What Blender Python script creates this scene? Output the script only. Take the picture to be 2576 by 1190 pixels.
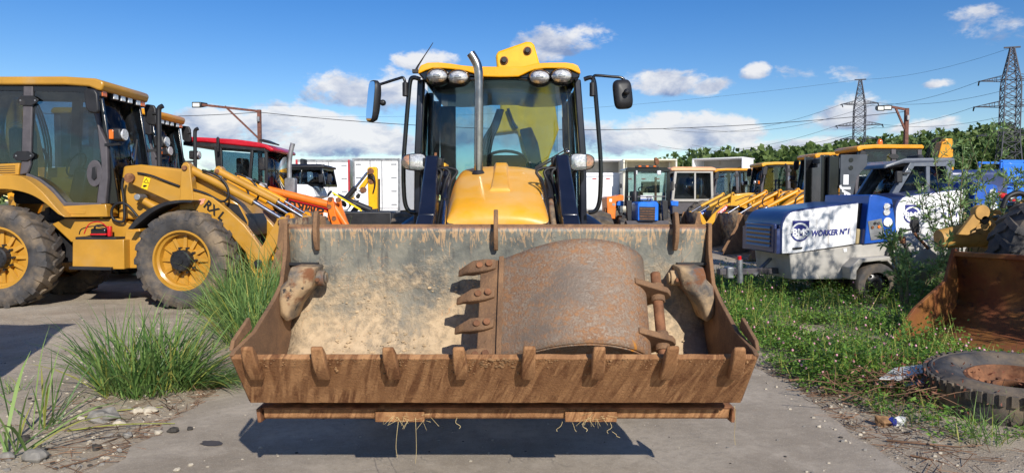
import bpy, bmesh, math, random
from mathutils import Vector, Matrix, Euler, noise
R = math.radians
rnd = random.Random(11)
SC = bpy.context.scene
COL = SC.collection
for _o in list(bpy.data.objects):
    bpy.data.objects.remove(_o)

# ------------------------------------------------------------------ camera
CAM_H, F, CX, CY, PITCH = 1.55, 1786.0, 1288.0, 595.0, 0.0504
cam_d = bpy.data.cameras.new('camera'); cam = bpy.data.objects.new('camera', cam_d)
COL.objects.link(cam); SC.camera = cam
cam.location = (0, 0, CAM_H); cam.rotation_euler = (math.pi / 2 - PITCH, 0, 0)
cam_d.sensor_width = 36; cam_d.lens = 36 * F / 2576; cam_d.clip_end = 3000; cam_d.clip_start = .05

# ------------------------------------------------------------------ sun, sky, exposure
SUN_DIR = Vector((0.33, -0.90, 0.56)).normalized()      # towards the sun
SUN_EL = math.asin(SUN_DIR.z); SUN_AZ = math.atan2(SUN_DIR.x, SUN_DIR.y)
sl = bpy.data.lights.new('sun', 'SUN'); sl.energy = 4.6; sl.angle = R(.53); sl.color = (1, .945, .86)
sun = bpy.data.objects.new('sun', sl); COL.objects.link(sun); sun.location = (5, -12, 20)
sun.rotation_euler = SUN_DIR.to_track_quat('Z', 'Y').to_euler()
SC.view_settings.view_transform = 'Standard'; SC.view_settings.look = 'None'
SC.view_settings.gamma = 1; SC.view_settings.use_curve_mapping = False
SC.view_settings.exposure = 0.17

W = bpy.data.worlds.new('World'); SC.world = W; W.use_nodes = True
wt = W.node_tree; wt.nodes.clear()


class NT:
    """short helper for node graphs"""
    def __init__(s, t): s.t = t
    def n(s, kind, **kw):
        x = s.t.nodes.new(kind)
        for k, v in kw.items(): setattr(x, k, v)
        return x
    def l(s, a, b): s.t.links.new(a, b)
    def put(s, sock, v):
        if v is None: return
        if isinstance(v, bpy.types.NodeSocket): s.l(v, sock)
        else: sock.default_value = v
    def m(s, op, a, b=None, c=None, clamp=False):
        x = s.n('ShaderNodeMath', operation=op, use_clamp=clamp)
        for i, v in enumerate((a, b, c)): s.put(x.inputs[i], v)
        return x.outputs[0]
    def vm(s, op, a, b=None):
        x = s.n('ShaderNodeVectorMath', operation=op)
        s.put(x.inputs[0], a); s.put(x.inputs[1], b)
        return x.outputs[0]
    def noise(s, vec, scale, detail=4, rough=.55, dist=0.):
        x = s.n('ShaderNodeTexNoise'); s.put(x.inputs['Vector'], vec)
        x.inputs['Scale'].default_value = scale; x.inputs['Detail'].default_value = detail
        x.inputs['Roughness'].default_value = rough; x.inputs['Distortion'].default_value = dist
        return x.outputs['Fac']
    def ramp(s, fac, lo, hi):
        x = s.n('ShaderNodeMapRange', clamp=True, interpolation_type='SMOOTHSTEP'); s.put(x.inputs[0], fac)
        s.put(x.inputs[1], lo); s.put(x.inputs[2], hi)
        return x.outputs[0]
    def mix(s, fac, a, b):
        x = s.n('ShaderNodeMix', data_type='RGBA'); s.put(x.inputs[0], fac)
        s.put(x.inputs[6], a); s.put(x.inputs[7], b)
        return x.outputs[2]


def C(r, g, b, k=1.0):
    f = lambda c: (c / 12.92 if c <= .04045 else ((c + .055) / 1.055) ** 2.4) * k
    return (f(r / 255), f(g / 255), f(b / 255), 1)


def build_sky():
    t = NT(wt)
    sky = t.n('ShaderNodeTexSky', sky_type='NISHITA', sun_disc=False)
    sky.sun_elevation = SUN_EL; sky.sun_rotation = SUN_AZ
    sky.altitude = 200; sky.air_density = 1.0; sky.dust_density = 0.0; sky.ozone_density = 2.2
    hs = t.n('ShaderNodeHueSaturation'); hs.inputs['Saturation'].default_value = 1.42; hs.inputs['Hue'].default_value = .514; t.l(sky.outputs[0], hs.inputs['Color'])
    bs = t.n('ShaderNodeBackground'); t.l(hs.outputs[0], bs.inputs[0]); bs.inputs[1].default_value = .104
    tc = t.n('ShaderNodeTexCoord'); d = t.vm('NORMALIZE', tc.outputs['Generated'])
    sp = t.n('ShaderNodeSeparateXYZ'); t.l(d, sp.inputs[0])
    x, y, z = sp.outputs
    u = t.m('ARCTAN2', x, y); v = t.m('ARCSINE', z)
    cb = t.n('ShaderNodeCombineXYZ'); t.l(u, cb.inputs[0]); t.l(t.m('MULTIPLY', v, 1.7), cb.inputs[1])
    uv = cb.outputs[0]
    n1 = t.noise(uv, 8, 5, .6, .4); n2 = t.noise(uv, 26, 5, .65)
    turb = t.m('ADD', t.m('MULTIPLY', t.m('SUBTRACT', n1, .5), 4.6), t.m('MULTIPLY', t.m('SUBTRACT', n2, .5), 2.6))
    blobs = [(865, 235, 100, 54, 1.15), (1010, 245, 100, 60, 1.1), (760, 345, 310, 66, 1.2), (560, 310, 120, 40, .9),
             (960, 350, 150, 50, 1), (1420, 108, 105, 46, .9), (1345, 150, 70, 22, .5), (1700, 216, 118, 38, 1),
             (1890, 186, 38, 25, 1), (1640, 348, 300, 58, 1.25), (1980, 378, 190, 30, 1), (2150, 285, 110, 42, .9),
             (2090, 310, 120, 24, .7), (2330, 322, 150, 26, .9), (2350, 214, 42, 14, .75), (2480, 95, 210, 34, .42),
             (2420, 40, 120, 20, .22), (1080, 165, 75, 32, .9), (2260, 180, 300, 16, .08),
             (1280, 330, 300, 60, .9), (1300, 420, 1400, 22, .55), (830, 388, 22, 12, .8)]
    dens = None; top = None
    for bx, by, rx, ry, w in blobs:
        au = math.atan((bx - CX) / F); av = math.atan((505 - by) / F * math.cos(au))
        du = t.m('DIVIDE', t.m('SUBTRACT', u, au), rx / F * math.cos(au) ** 2)
        dv = t.m('DIVIDE', t.m('SUBTRACT', v, av), ry / F * math.cos(au))
        low = t.m('MULTIPLY', t.m('MINIMUM', dv, 0.0), t.m('MINIMUM', dv, 0.0))
        r2 = t.m('ADD', t.m('ADD', t.m('MULTIPLY', du, du), t.m('MULTIPLY', dv, dv)), t.m('MULTIPLY', low, .7))
        k = t.m('MULTIPLY', t.m('SUBTRACT', 1.25, r2), w)
        if w < .5: k = t.m('SUBTRACT', k, .3)
        lit = t.m('ADD', dv, t.m('MULTIPLY', du, .25))
        kk = t.m('MAXIMUM', k, 0.0)
        wgt = t.m('MULTIPLY', kk, kk)
        if dens is None: dens, num, den = k, t.m('MULTIPLY', wgt, lit), wgt
        else:
            dens = t.m('MAXIMUM', dens, k)
            num = t.m('ADD', num, t.m('MULTIPLY', wgt, lit)); den = t.m('ADD', den, wgt)
    # the same kind of broken cloud bank goes on round the rest of the horizon
    rest = t.ramp(t.m('ABSOLUTE', u), .72, .95)
    n3 = t.noise(uv, 2.2, 3, .5)
    band = t.m('SUBTRACT', 1.0, t.m('MULTIPLY', t.m('ABSOLUTE', t.m('SUBTRACT', v, .12)), 9.0))
    gen = t.m('ADD', band, t.m('MULTIPLY', t.m('SUBTRACT', n3, .55), 5.0))
    gen = t.m('SUBTRACT', t.m('MULTIPLY', t.m('ADD', gen, 2.0), rest), 2.0)
    # scattered cloud added overhead, above the part in view, for neutral fill light
    zz = t.m('MAXIMUM', z, .05); cb2 = t.n('ShaderNodeCombineXYZ'); t.l(t.m('DIVIDE', x, zz), cb2.inputs[0]); t.l(t.m('DIVIDE', y, zz), cb2.inputs[1])
    ov = t.m('MULTIPLY', t.m('SUBTRACT', t.noise(cb2.outputs[0], 1.1, 4, .55), .55), 12.0)
    ov = t.m('SUBTRACT', t.m('MULTIPLY', t.m('ADD', ov, 2.0), t.ramp(v, .33, .42)), 2.0)
    dens = t.m('MAXIMUM', dens, t.m('MAXIMUM', gen, ov))
    mask = t.ramp(t.m('ADD', dens, turb), .0, .95)
    mask = t.m('MULTIPLY', mask, t.ramp(v, -.01, .02))
    litv = t.m('DIVIDE', num, t.m('ADD', den, .001))
    n4 = t.noise(uv, 11, 6, .62, .3)
    shade = t.m('ADD', t.m('ADD', t.m('MULTIPLY', litv, .5), t.m('MULTIPLY', t.m('SUBTRACT', n4, .5), 3.6)), .68, clamp=True)
    # the flat far bank near the horizon is bluer and greyer
    ccol = t.mix(shade, C(136, 158, 200), C(250, 250, 252))
    bc = t.n('ShaderNodeBackground'); t.l(ccol, bc.inputs[0]); bc.inputs[1].default_value = .83
    ms = t.n('ShaderNodeMixShader'); t.l(t.m('MULTIPLY', mask, .93), ms.inputs[0])
    t.l(bs.outputs[0], ms.inputs[1]); t.l(bc.outputs[0], ms.inputs[2])
    out = t.n('ShaderNodeOutputWorld'); t.l(ms.outputs[0], out.inputs[0])


build_sky()
W.cycles.sampling_method = 'MANUAL'; W.cycles.sample_map_resolution = 512


# ------------------------------------------------------------------ measuring helper: photo reading -> point at a chosen distance
def P(px, py, Y):
    u = (px - CX) / F; v = (CY - py) / F
    c, s = math.cos(PITCH), math.sin(PITCH)
    return Vector((u / (c + v * s) * Y, Y, CAM_H + Y * (v * c - s) / (c + v * s)))


def zoomer(x0, y0, x1, wout):
    k = (x1 - x0) / wout
    return lambda X, Y: ((x0 + X * k) * .63137, (y0 + Y * k) * .63137)


def spl(pts, n=6, closed=False):
    pts = [Vector(p) for p in pts]; out = []; m = len(pts)
    for i in range(m if closed else m - 1):
        if closed: a, b, c, d = pts[i - 1], pts[i], pts[(i + 1) % m], pts[(i + 2) % m]
        else: a, b, c, d = pts[max(i - 1, 0)], pts[i], pts[i + 1], pts[min(i + 2, m - 1)]
        for k in range(n):
            t = k / n
            out.append(.5 * ((2 * b) + (c - a) * t + (2 * a - 5 * b + 4 * c - d) * t * t + (3 * b - a - 3 * c + d) * t ** 3))
    if not closed: out.append(pts[-1])
    return out


# ------------------------------------------------------------------ mesh builder
class B:
    def __init__(s, org=(0, 0, 0)):
        s.v = []; s.f = []; s.o = Vector(org); s.X = None
    def add(s, vs, fs):
        k = len(s.v)
        for p in vs:
            p = Vector(p)
            if s.X is not None: p = s.X @ p
            s.v.append(p - s.o)
        s.f += [tuple(i + k for i in f) for f in fs]
        return s
    def bx(s, x0, x1, y0, y1, z0, z1, rot=None):
        vs = [(x, y, z) for z in (z0, z1) for y in (y0, y1) for x in (x0, x1)]
        if rot is not None:
            c = Vector(((x0 + x1) / 2, (y0 + y1) / 2, (z0 + z1) / 2)); M_ = rot.to_matrix()
            vs = [c + M_ @ (Vector(p) - c) for p in vs]
        return s.add(vs, [(0, 2, 3, 1), (4, 5, 7, 6), (0, 1, 5, 4), (2, 6, 7, 3), (0, 4, 6, 2), (1, 3, 7, 5)])
    def box(s, c, d, rot=None):
        return s.bx(c[0] - d[0] / 2, c[0] + d[0] / 2, c[1] - d[1] / 2, c[1] + d[1] / 2, c[2] - d[2] / 2, c[2] + d[2] / 2, Euler(rot) if rot else None)
    def bar(s, p, q, w, h, up=(0, 0, 1)):
        p = Vector(p); q = Vector(q); d = (q - p).normalized(); u = Vector(up)
        if abs(d.dot(u)) > .95: u = Vector((0, 1, 0))
        a = d.cross(u).normalized(); b = a.cross(d).normalized()
        r = [(-1, -1), (1, -1), (1, 1), (-1, 1)]
        vs = [e + a * i * w / 2 + b * j * h / 2 for e in (p, q) for i, j in r]
        return s.add(vs, [(3, 2, 1, 0), (4, 5, 6, 7)] + [(i, (i + 1) % 4, 4 + (i + 1) % 4, 4 + i) for i in range(4)])
    def loft(s, rings, cap=True, closed=True):
        n = len(rings[0]); vs = [p for r in rings for p in r]; fs = []
        for i in range(len(rings) - 1):
            for j in range(n if closed else n - 1):
                a, b = i * n + j, i * n + (j + 1) % n
                fs.append((a, b, b + n, a + n))
        if cap and closed: fs += [tuple(range(n))[::-1], tuple(range((len(rings) - 1) * n, len(rings) * n))]
        return s.add(vs, fs)
    def pr(s, pts, ax, a, b):
        """polygon given in the two other coordinates, extruded along axis ax"""
        def mk(p, t):
            return {0: (t, p[0], p[1]), 1: (p[0], t, p[1]), 2: (p[0], p[1], t)}[ax]
        return s.loft([[mk(p, a) for p in pts], [mk(p, b) for p in pts]])
    def px(s, pts, Y, dep, Z=None):
        """outline read off the photo at distance Y, given real depth dep behind it"""
        q = [P(*(Z(*p) if Z else p), Y) for p in pts]
        return s.loft([q, [p + Vector((0, dep, 0)) for p in q]])
    def tube(s, pts, r, n=8, cap=True, closed=False):
        pts = [Vector(p) for p in pts]; m = len(pts)
        rs = r if isinstance(r, (list, tuple)) else [r] * m
        rings = []; prev = None
        for i, p in enumerate(pts):
            if closed: d = pts[(i + 1) % m] - pts[i - 1]
            else: d = pts[min(i + 1, m - 1)] - pts[max(i - 1, 0)]
            d = d.normalized() if d.length > 1e-9 else Vector((0, 0, 1))
            if prev is None:
                u = Vector((0, 0, 1)) if abs(d.z) < .9 else Vector((1, 0, 0))
                a = d.cross(u).normalized()
            else:
                a = (prev - d * prev.dot(d)).normalized()
            prev = a; b = d.cross(a)
            rings.append([p + (a * math.cos(2 * math.pi * k / n) + b * math.sin(2 * math.pi * k / n)) * rs[i] for k in range(n)])
        if closed: rings.append(rings[0])
        return s.loft(rings, cap and not closed)
    def cyl(s, p, q, r, r2=None, n=16):
        return s.tube([p, q], [r, r if r2 is None else r2], n)
    def lathe(s, prof, n=32, o=(0, 0, 0), ax=1, a0=0., a1=None):
        """profile of (radius, height along axis) turned round an axis through o"""
        o = Vector(o); full = a1 is None; m = n if full else n + 1; rings = []
        for k in range(m):
            t = 2 * math.pi * k / n if full else a0 + (a1 - a0) * k / n
            c, q = math.cos(t), math.sin(t)
            rings.append([o + Vector({0: (h, r * c, r * q), 1: (r * c, h, r * q), 2: (r * c, r * q, h)}[ax]) for r, h in prof])
        if full: rings.append(rings[0])
        return s.loft(rings, False, False)
    def ell(s, c, r, n=12, m=8):
        c = Vector(c); rings = []
        for i in range(m + 1):
            a = math.pi * i / m
            rings.append([c + Vector((r[0] * math.sin(a) * math.cos(2 * math.pi * k / n), r[1] * math.sin(a) * math.sin(2 * math.pi * k / n), r[2] * math.cos(a))) for k in range(n)])
        return s.loft(rings, False)
    def obj(s, name, mat, par=None, bev=0., sm=40, loc=None, rot=None, label=None, kind=None, weld=True, solid=0., seg=2):
        me = bpy.data.meshes.new(name)
        me.from_pydata([tuple(p) for p in s.v], [], s.f)
        if weld:
            bm = bmesh.new(); bm.from_mesh(me)
            bmesh.ops.remove_doubles(bm, verts=bm.verts, dist=1e-5)
            bmesh.ops.recalc_face_normals(bm, faces=bm.faces)
            bm.to_mesh(me); bm.free()
        if sm:
            me.shade_smooth(); me.set_sharp_from_angle(angle=R(sm))
        me.materials.append(mat)
        o = bpy.data.objects.new(name, me); COL.objects.link(o)
        if par is not None: o.parent = par
        if loc is not None: o.location = loc
        if rot is not None: o.rotation_euler = rot
        if solid:
            md = o.modifiers.new('solid', 'SOLIDIFY'); md.thickness = solid; md.offset = 0
        if bev:
            md = o.modifiers.new('bevel', 'BEVEL'); md.width = bev; md.segments = seg; md.limit_method = 'ANGLE'; md.angle_limit = R(38)
        if label: o['label'] = label
        if kind: o['kind'] = kind
        return o


def tag(o, label, cat, group=None, kind=None):
    o['label'] = label; o['category'] = cat
    if group: o['group'] = group
    if kind: o['kind'] = kind
    return o


def struct(o, label=None):
    o['kind'] = 'structure'
    if label: o['label'] = label
    return o


def thing(name, label, cat, loc=(0, 0, 0), rz=0., group=None):
    o = bpy.data.objects.new(name, None); COL.objects.link(o); o.empty_display_size = .2
    o.location = loc; o.rotation_euler = (0, 0, rz)
    return tag(o, label, cat, group)


def copy_tree(o, par=None, swap=None, skip=()):
    c = o.copy(); COL.objects.link(c); c.parent = par
    if swap and o.type == 'MESH':
        for i, sl_ in enumerate(c.material_slots):
            m_ = o.material_slots[i].material
            if m_ and m_.name in swap:
                sl_.link = 'OBJECT'; sl_.material = swap[m_.name]
    for ch in list(o.children):
        if ch.name.split('.')[0] not in skip: copy_tree(ch, c, swap, skip)
    return c


def text(body, mat, par, loc, rot, size, name='lettering', ext=.0015, shear=0., sx=1., align='CENTER', bold=0., width=0.):
    cu = bpy.data.curves.new(name, 'FONT'); cu.body = body; cu.size = size; cu.extrude = ext; cu.shear = shear
    cu.align_x = align; cu.align_y = 'CENTER'; cu.offset = bold; cu.resolution_u = 3
    t = bpy.data.objects.new(name, cu); COL.objects.link(t)
    dg = bpy.context.evaluated_depsgraph_get(); me = bpy.data.meshes.new_from_object(t.evaluated_get(dg))
    bpy.data.objects.remove(t); bpy.data.curves.remove(cu)
    me.materials.clear(); me.materials.append(mat)
    o = bpy.data.objects.new(name, me); COL.objects.link(o); o.parent = par
    if width:
        xs_ = [v.co.x for v in me.vertices]; sx = width / (max(xs_) - min(xs_))
    o.location = loc; o.rotation_euler = rot; o.scale = (sx, 1, 1)
    return o


# ------------------------------------------------------------------ materials
MATS = {}


def mat(name, col, r=.5, m=0., coat=0., var=.1, vs=5., layers=(), bump=0., bs=40., spec=.5, detail=6):
    """base colour with tone variation, then layers of (colour, noise scale, lo, hi, stretch xyz, roughness)"""
    mt = bpy.data.materials.new(name); mt.use_nodes = True; MATS[name] = mt
    t = NT(mt.node_tree); bsdf = mt.node_tree.nodes['Principled BSDF']
    tc = t.n('ShaderNodeTexCoord'); oi = t.n('ShaderNodeObjectInfo')
    vec = t.vm('ADD', tc.outputs['Object'], t.m('MULTIPLY', oi.outputs['Random'], 37.0))
    cc = col; rr = r
    if var:
        f = t.noise(vec, vs, detail, .6)
        dk = tuple(c * (1 - var * 2) for c in col[:3]) + (1,); lt = tuple(min(1, c * (1 + var * 1.3)) for c in col[:3]) + (1,)
        cc = t.mix(t.ramp(f, .3, .7), dk, lt)
        rr = t.m('ADD', t.m('MULTIPLY', f, .25), max(r - .125, 0))
    for L in layers:
        lc, ls, lo, hi = L[:4]; st = L[4] if len(L) > 4 else None; lr = L[5] if len(L) > 5 else .9
        vv = vec
        if st: vv = t.vm('MULTIPLY', vec, st)
        f = t.ramp(t.noise(vv, ls, 8, .62), lo, hi)
        cc = t.mix(f, cc, lc)
        x = t.n('ShaderNodeMix', data_type='FLOAT'); t.l(f, x.inputs[0]); t.put(x.inputs[2], rr); x.inputs[3].default_value = lr
        rr = x.outputs[0]
    t.put(bsdf.inputs['Base Color'], cc); t.put(bsdf.inputs['Roughness'], rr)
    bsdf.inputs['Metallic'].default_value = m; bsdf.inputs['Coat Weight'].default_value = coat
    bsdf.inputs['Coat Roughness'].default_value = .12; bsdf.inputs['Specular IOR Level'].default_value = spec
    if bump:
        bp = t.n('ShaderNodeBump'); bp.inputs['Strength'].default_value = min(bump, 1); bp.inputs['Distance'].default_value = .01
        t.l(t.noise(vec, bs, 8, .65), bp.inputs['Height']); t.l(bp.outputs[0], bsdf.inputs['Normal'])
    return mt


def glass(name, tint, refl=.06, dirt=.08):
    mt = bpy.data.materials.new(name); mt.use_nodes = True; MATS[name] = mt
    t = NT(mt.node_tree); mt.node_tree.nodes.remove(mt.node_tree.nodes['Principled BSDF'])
    out = mt.node_tree.nodes['Material Output']
    tr = t.n('ShaderNodeBsdfTransparent'); tr.inputs[0].default_value = tint
    gl = t.n('ShaderNodeBsdfGlossy'); gl.inputs['Roughness'].default_value = .015
    df = t.n('ShaderNodeBsdfDiffuse'); df.inputs[0].default_value = C(190, 185, 170)
    fr = t.n('ShaderNodeFresnel'); fr.inputs[0].default_value = 1.5
    tc = t.n('ShaderNodeTexCoord'); f = t.noise(tc.outputs['Object'], 5, 8, .65)
    m1 = t.n('ShaderNodeMixShader'); t.l(t.m('MULTIPLY', t.ramp(f, .35, .8), dirt), m1.inputs[0])
    t.l(tr.outputs[0], m1.inputs[1]); t.l(df.outputs[0], m1.inputs[2])
    m2 = t.n('ShaderNodeMixShader'); t.l(t.m('ADD', fr.outputs[0], refl, clamp=True), m2.inputs[0])
    t.l(m1.outputs[0], m2.inputs[1]); t.l(gl.outputs[0], m2.inputs[2])
    t.l(m2.outputs[0], out.inputs[0])
    return mt


DUST = C(196, 178, 150)
YEL = mat('yellow_paint', C(252, 176, 4, .92), .3, coat=.5, var=.04, vs=2, layers=[(C(222, 172, 96), 3.2, .5, .95, None, .65)])
YELB = mat('boom_yellow', C(250, 186, 14, .9), .4, coat=.2, var=.05, layers=[(C(70, 50, 25), 5, .66, .8), (C(160, 90, 20), 9, .66, .75)])
OCH = mat('ochre_paint', C(200, 147, 50, .86), .38, coat=.25, var=.06, vs=2.5, layers=[(C(176, 140, 84), 2.2, .52, .9, None, .8), (C(110, 82, 46), 14, .7, .82)])
YELH = mat('dusty_yellow_bonnet', C(250, 176, 20, .9), .33, coat=.35, var=.04, vs=2, layers=[(C(226, 176, 104), 1.6, .36, .72, None, .55)])
NAVY = mat('navy_paint', C(24, 28, 42), .32, coat=.4, var=.12, layers=[(C(120, 110, 100), 30, .7, .78), (C(150, 100, 60), 6, .72, .78)])
BLK = mat('black_plastic', C(33, 33, 36), .5, var=.15, layers=[(C(92, 86, 78), 6, .55, .95)])
BLKG = mat('black_gloss', C(18, 19, 22), .22, coat=.4, var=.1)
GREYP = mat('grey_plastic', C(82, 78, 82), .6, var=.1, vs=8, layers=[(C(130, 120, 108), 4, .6, .95)])
RUB = mat('tyre_rubber', C(66, 65, 66), .8, var=.18, vs=7, layers=[(C(150, 130, 104), 2.6, .38, .8), (C(110, 98, 82), 22, .56, .8)], bump=.3, bs=60)
HOSE = mat('hose_rubber', C(26, 26, 28), .55, var=.1)
STEEL = mat('bright_steel', C(205, 205, 208), .22, m=1., var=.05)
EXH = mat('stainless_exhaust', C(176, 168, 158), .24, m=1., var=.12, vs=9, layers=[(C(140, 105, 70), 4, .55, .9, (4, 4, .6), .4)])
CHR = mat('lamp_reflector', C(238, 238, 236), .25, m=.35, var=.16, vs=45)
LENS = glass('clear_lens', (.95, .95, .95, 1), .1, .05)
AMB = mat('amber_lens', C(226, 110, 20), .2, coat=.5, var=.1)
REDL = mat('red_plastic', C(196, 22, 30), .3, coat=.3, var=.08)
WHT = mat('white_paint', C(238, 238, 238), .4, coat=.2, var=.03, layers=[(C(170, 165, 155), 3, .6, 1.), (C(120, 110, 100), 7, .72, .9), (C(160, 150, 136), 1, .55, .85, (14, 14, 1.4))])
WHTD = mat('sooty_white_paint', C(214, 214, 216), .5, var=.06, layers=[(C(70, 55, 45), 12, .62, .7), (C(120, 115, 110), 4, .5, .8)])
CREAM = mat('cream_paint', C(236, 230, 208), .4, coat=.2, var=.04, layers=[(C(170, 160, 140), 3, .6, 1.)])
BLUE = mat('blue_paint', C(22, 84, 178), .38, coat=.3, var=.08, layers=[(C(120, 120, 120), 9, .68, .8)])
BLUEB = mat('bright_blue_paint', C(24, 116, 226), .42, coat=.2, var=.08, layers=[(C(70, 80, 90), 6, .6, .8)])
NAVYC = mat('compressor_navy', C(44, 58, 104), .35, coat=.35, var=.1, layers=[(C(130, 135, 150), 5, .55, .9)])
PRINT = mat('print_navy', C(34, 44, 128), .5, var=.05)
PRW = mat('print_white', C(240, 240, 240), .5, var=0)
PRB = mat('print_black', C(24, 22, 20), .5, var=0)
PRR = mat('print_red', C(206, 40, 32), .5, var=0)
PRY = mat('print_yellow', C(246, 206, 20), .5, var=0)
GREYB = mat('body_grey_paint', C(176, 172, 164), .5, var=.05, layers=[(C(140, 120, 95), 3, .58, .9), (C(128, 76, 40), 11, .72, .78)])
DGREY = mat('dark_grey_paint', C(100, 106, 116), .35, coat=.35, var=.08, layers=[(C(120, 115, 108), 5, .6, .95)])
MAST = mat('mast_steel', C(62, 68, 76), .4, var=.1, layers=[(C(110, 90, 70), 9, .66, .8)])
ORG = mat('orange_paint', C(238, 122, 34), .4, coat=.2, var=.07, layers=[(C(150, 100, 60), 6, .6, .9)])
PEACH = mat('peach_paint', C(244, 180, 132), .5, var=.05)
RED = mat('red_paint', C(190, 28, 44), .35, coat=.3, var=.06, layers=[(C(150, 110, 100), 6, .62, .95)])
REDT = mat('truck_red_paint', C(176, 40, 52), .4, coat=.2, var=.05)
RUST = mat('rust', C(128, 86, 58), .85, var=.25, vs=12, layers=[(C(92, 52, 30), 9, .5, .7), (C(176, 130, 84), 5, .58, .8)], bump=.35, bs=50)
RUSTP = mat('rusty_pole', C(112, 72, 60), .8, var=.2, vs=10)
GALV = mat('galvanised_steel', C(150, 152, 154), .5, m=.6, var=.15)
PYL = mat('pylon_steel', C(74, 74, 82), .6, m=.4, var=.1)
GLW = glass('windscreen_glass', (.72, .83, .86, 1), .0, .02)
GLT = glass('tinted_glass', (.54, .64, .70, 1), .02, .015)
GLD = glass('dark_glass', (.34, .40, .44, 1), .05, .05)
SEAT = mat('seat_fabric', C(40, 44, 50), .9, var=.1)
SKIN2 = mat('cab_lining', C(70, 74, 78), .8, var=.1)
MUDST = mat('mud_clod', C(142, 108, 74), .95, var=.2, vs=20, bump=.6, bs=40)

# ------------------------------------------------------------------ ground
def ground_mat(name, base, stone, dark, sc=1., stones=True, bump=.5):
    mt = bpy.data.materials.new(name); mt.use_nodes = True; t = NT(mt.node_tree); b = mt.node_tree.nodes['Principled BSDF']
    tc = t.n('ShaderNodeTexCoord'); v = tc.outputs['Object']
    f1 = t.noise(v, .55 * sc, 6, .6); f2 = t.noise(v, 9 * sc, 8, .7); f3 = t.noise(v, 90 * sc, 4, .7)
    c = t.mix(t.ramp(f1, .35, .68), base, dark)
    c = t.mix(t.m('MULTIPLY', t.ramp(f2, .42, .72), .6), c, tuple(x * .58 for x in base[:3]) + (1,))
    c = t.mix(t.m('MULTIPLY', t.ramp(t.noise(v, 2.1 * sc, 7, .65), .5, .7), .45), c, tuple(min(1, x * 1.25) for x in base[:3]) + (1,))
    c = t.mix(t.m('MULTIPLY', t.ramp(f3, .52, .72), .55), c, stone)
    h = t.m('ADD', t.m('MULTIPLY', f2, .5), t.m('MULTIPLY', f3, .35))
    if stones:
        vo = t.n('ShaderNodeTexVoronoi'); t.l(v, vo.inputs['Vector']); vo.inputs['Scale'].default_value = 26 * sc
        s_ = t.m('MULTIPLY', t.ramp(vo.outputs['Distance'], .36, .2), t.ramp(t.noise(v, 4 * sc, 4), .42, .6))
        rs = t.n('ShaderNodeSeparateColor'); t.l(vo.outputs['Color'], rs.inputs[0])
        sc_ = t.mix(rs.outputs[0], stone, tuple(x * .45 for x in stone[:3]) + (1,))
        c = t.mix(t.m('MULTIPLY', s_, .7), c, sc_); h = t.m('ADD', h, t.m('MULTIPLY', s_, .8))
    t.l(c, b.inputs['Base Color']); b.inputs['Roughness'].default_value = .92; b.inputs['Specular IOR Level'].default_value = .25
    bp = t.n('ShaderNodeBump'); bp.inputs['Strength'].default_value = bump; bp.inputs['Distance'].default_value = .02
    t.l(h, bp.inputs['Height']); t.l(bp.outputs[0], b.inputs['Normal'])
    return mt


DIRT = ground_mat('dirt_ground', C(180, 167, 148), C(214, 206, 190), C(152, 136, 116), bump=.8)
ASPH = ground_mat('dusty_asphalt', C(176, 164, 148), C(212, 202, 186), C(148, 136, 120), 1.6, False, .6)
SOILD = ground_mat('dark_soil', C(110, 94, 74), C(150, 134, 110), C(74, 60, 46), 1.4)


def gz(x, y):
    """height of the yard off the asphalt strip"""
    e = abs(x + .05) - 2.35
    k = max(0, min(1, e / .8))
    h = -.012 + k * (.035 + .05 * noise.noise(Vector((x * .7, y * .7, 3))) + .025 * noise.noise(Vector((x * 2.6, y * 2.6, 9))))
    far = max(0, min(1, (y - 40) / 40))
    return h * (1 - far)


def axis_vals(lo, hi, core0, core1, step, grow=1.25):
    a = [core0 + i * step for i in range(int((core1 - core0) / step) + 1)]
    s_ = step; v = a[-1]
    while v < hi: s_ *= grow; v += s_; a.append(v)
    s_ = step; v = a[0]
    while v > lo: s_ *= grow; v -= s_; a.insert(0, v)
    return a


def grid(xs, ys, fz, keep=None):
    b = B(); n = len(xs)
    vs = [(x, y, fz(x, y)) for y in ys for x in xs]
    fs = [(j * n + i, j * n + i + 1, (j + 1) * n + i + 1, (j + 1) * n + i) for j in range(len(ys) - 1) for i in range(n - 1)
          if keep is None or keep((xs[i] + xs[i + 1]) / 2, (ys[j] + ys[j + 1]) / 2)]
    return b.add(vs, fs)


struct(grid(axis_vals(-1500, 1500, -9, 9, .16), axis_vals(-400, 2600, 2.5, 16, .16), gz).obj('ground', DIRT, sm=180, weld=False), 'pale dusty gravelly yard ground')
b = B()
ys = [-6 + i * .2 for i in range(100)]
lft = [-2.28 - .02 * y + .16 * noise.noise(Vector((y * .9, 1, 0))) + .07 * noise.noise(Vector((y * 4, 5, 0))) for y in ys]
rgt = [2.28 + .14 * noise.noise(Vector((y * .8, 7, 0))) + .08 * noise.noise(Vector((y * 4, 9, 0))) for y in ys]
rows = [[(lft[i] + (rgt[i] - lft[i]) * k / 12, ys[i], .004) for k in range(13)] for i in range(len(ys))]
b.loft(rows, False, False)
struct(b.obj('asphalt_road', ASPH, sm=180, weld=False), 'strip of dusty grey asphalt under the loader')


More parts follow.
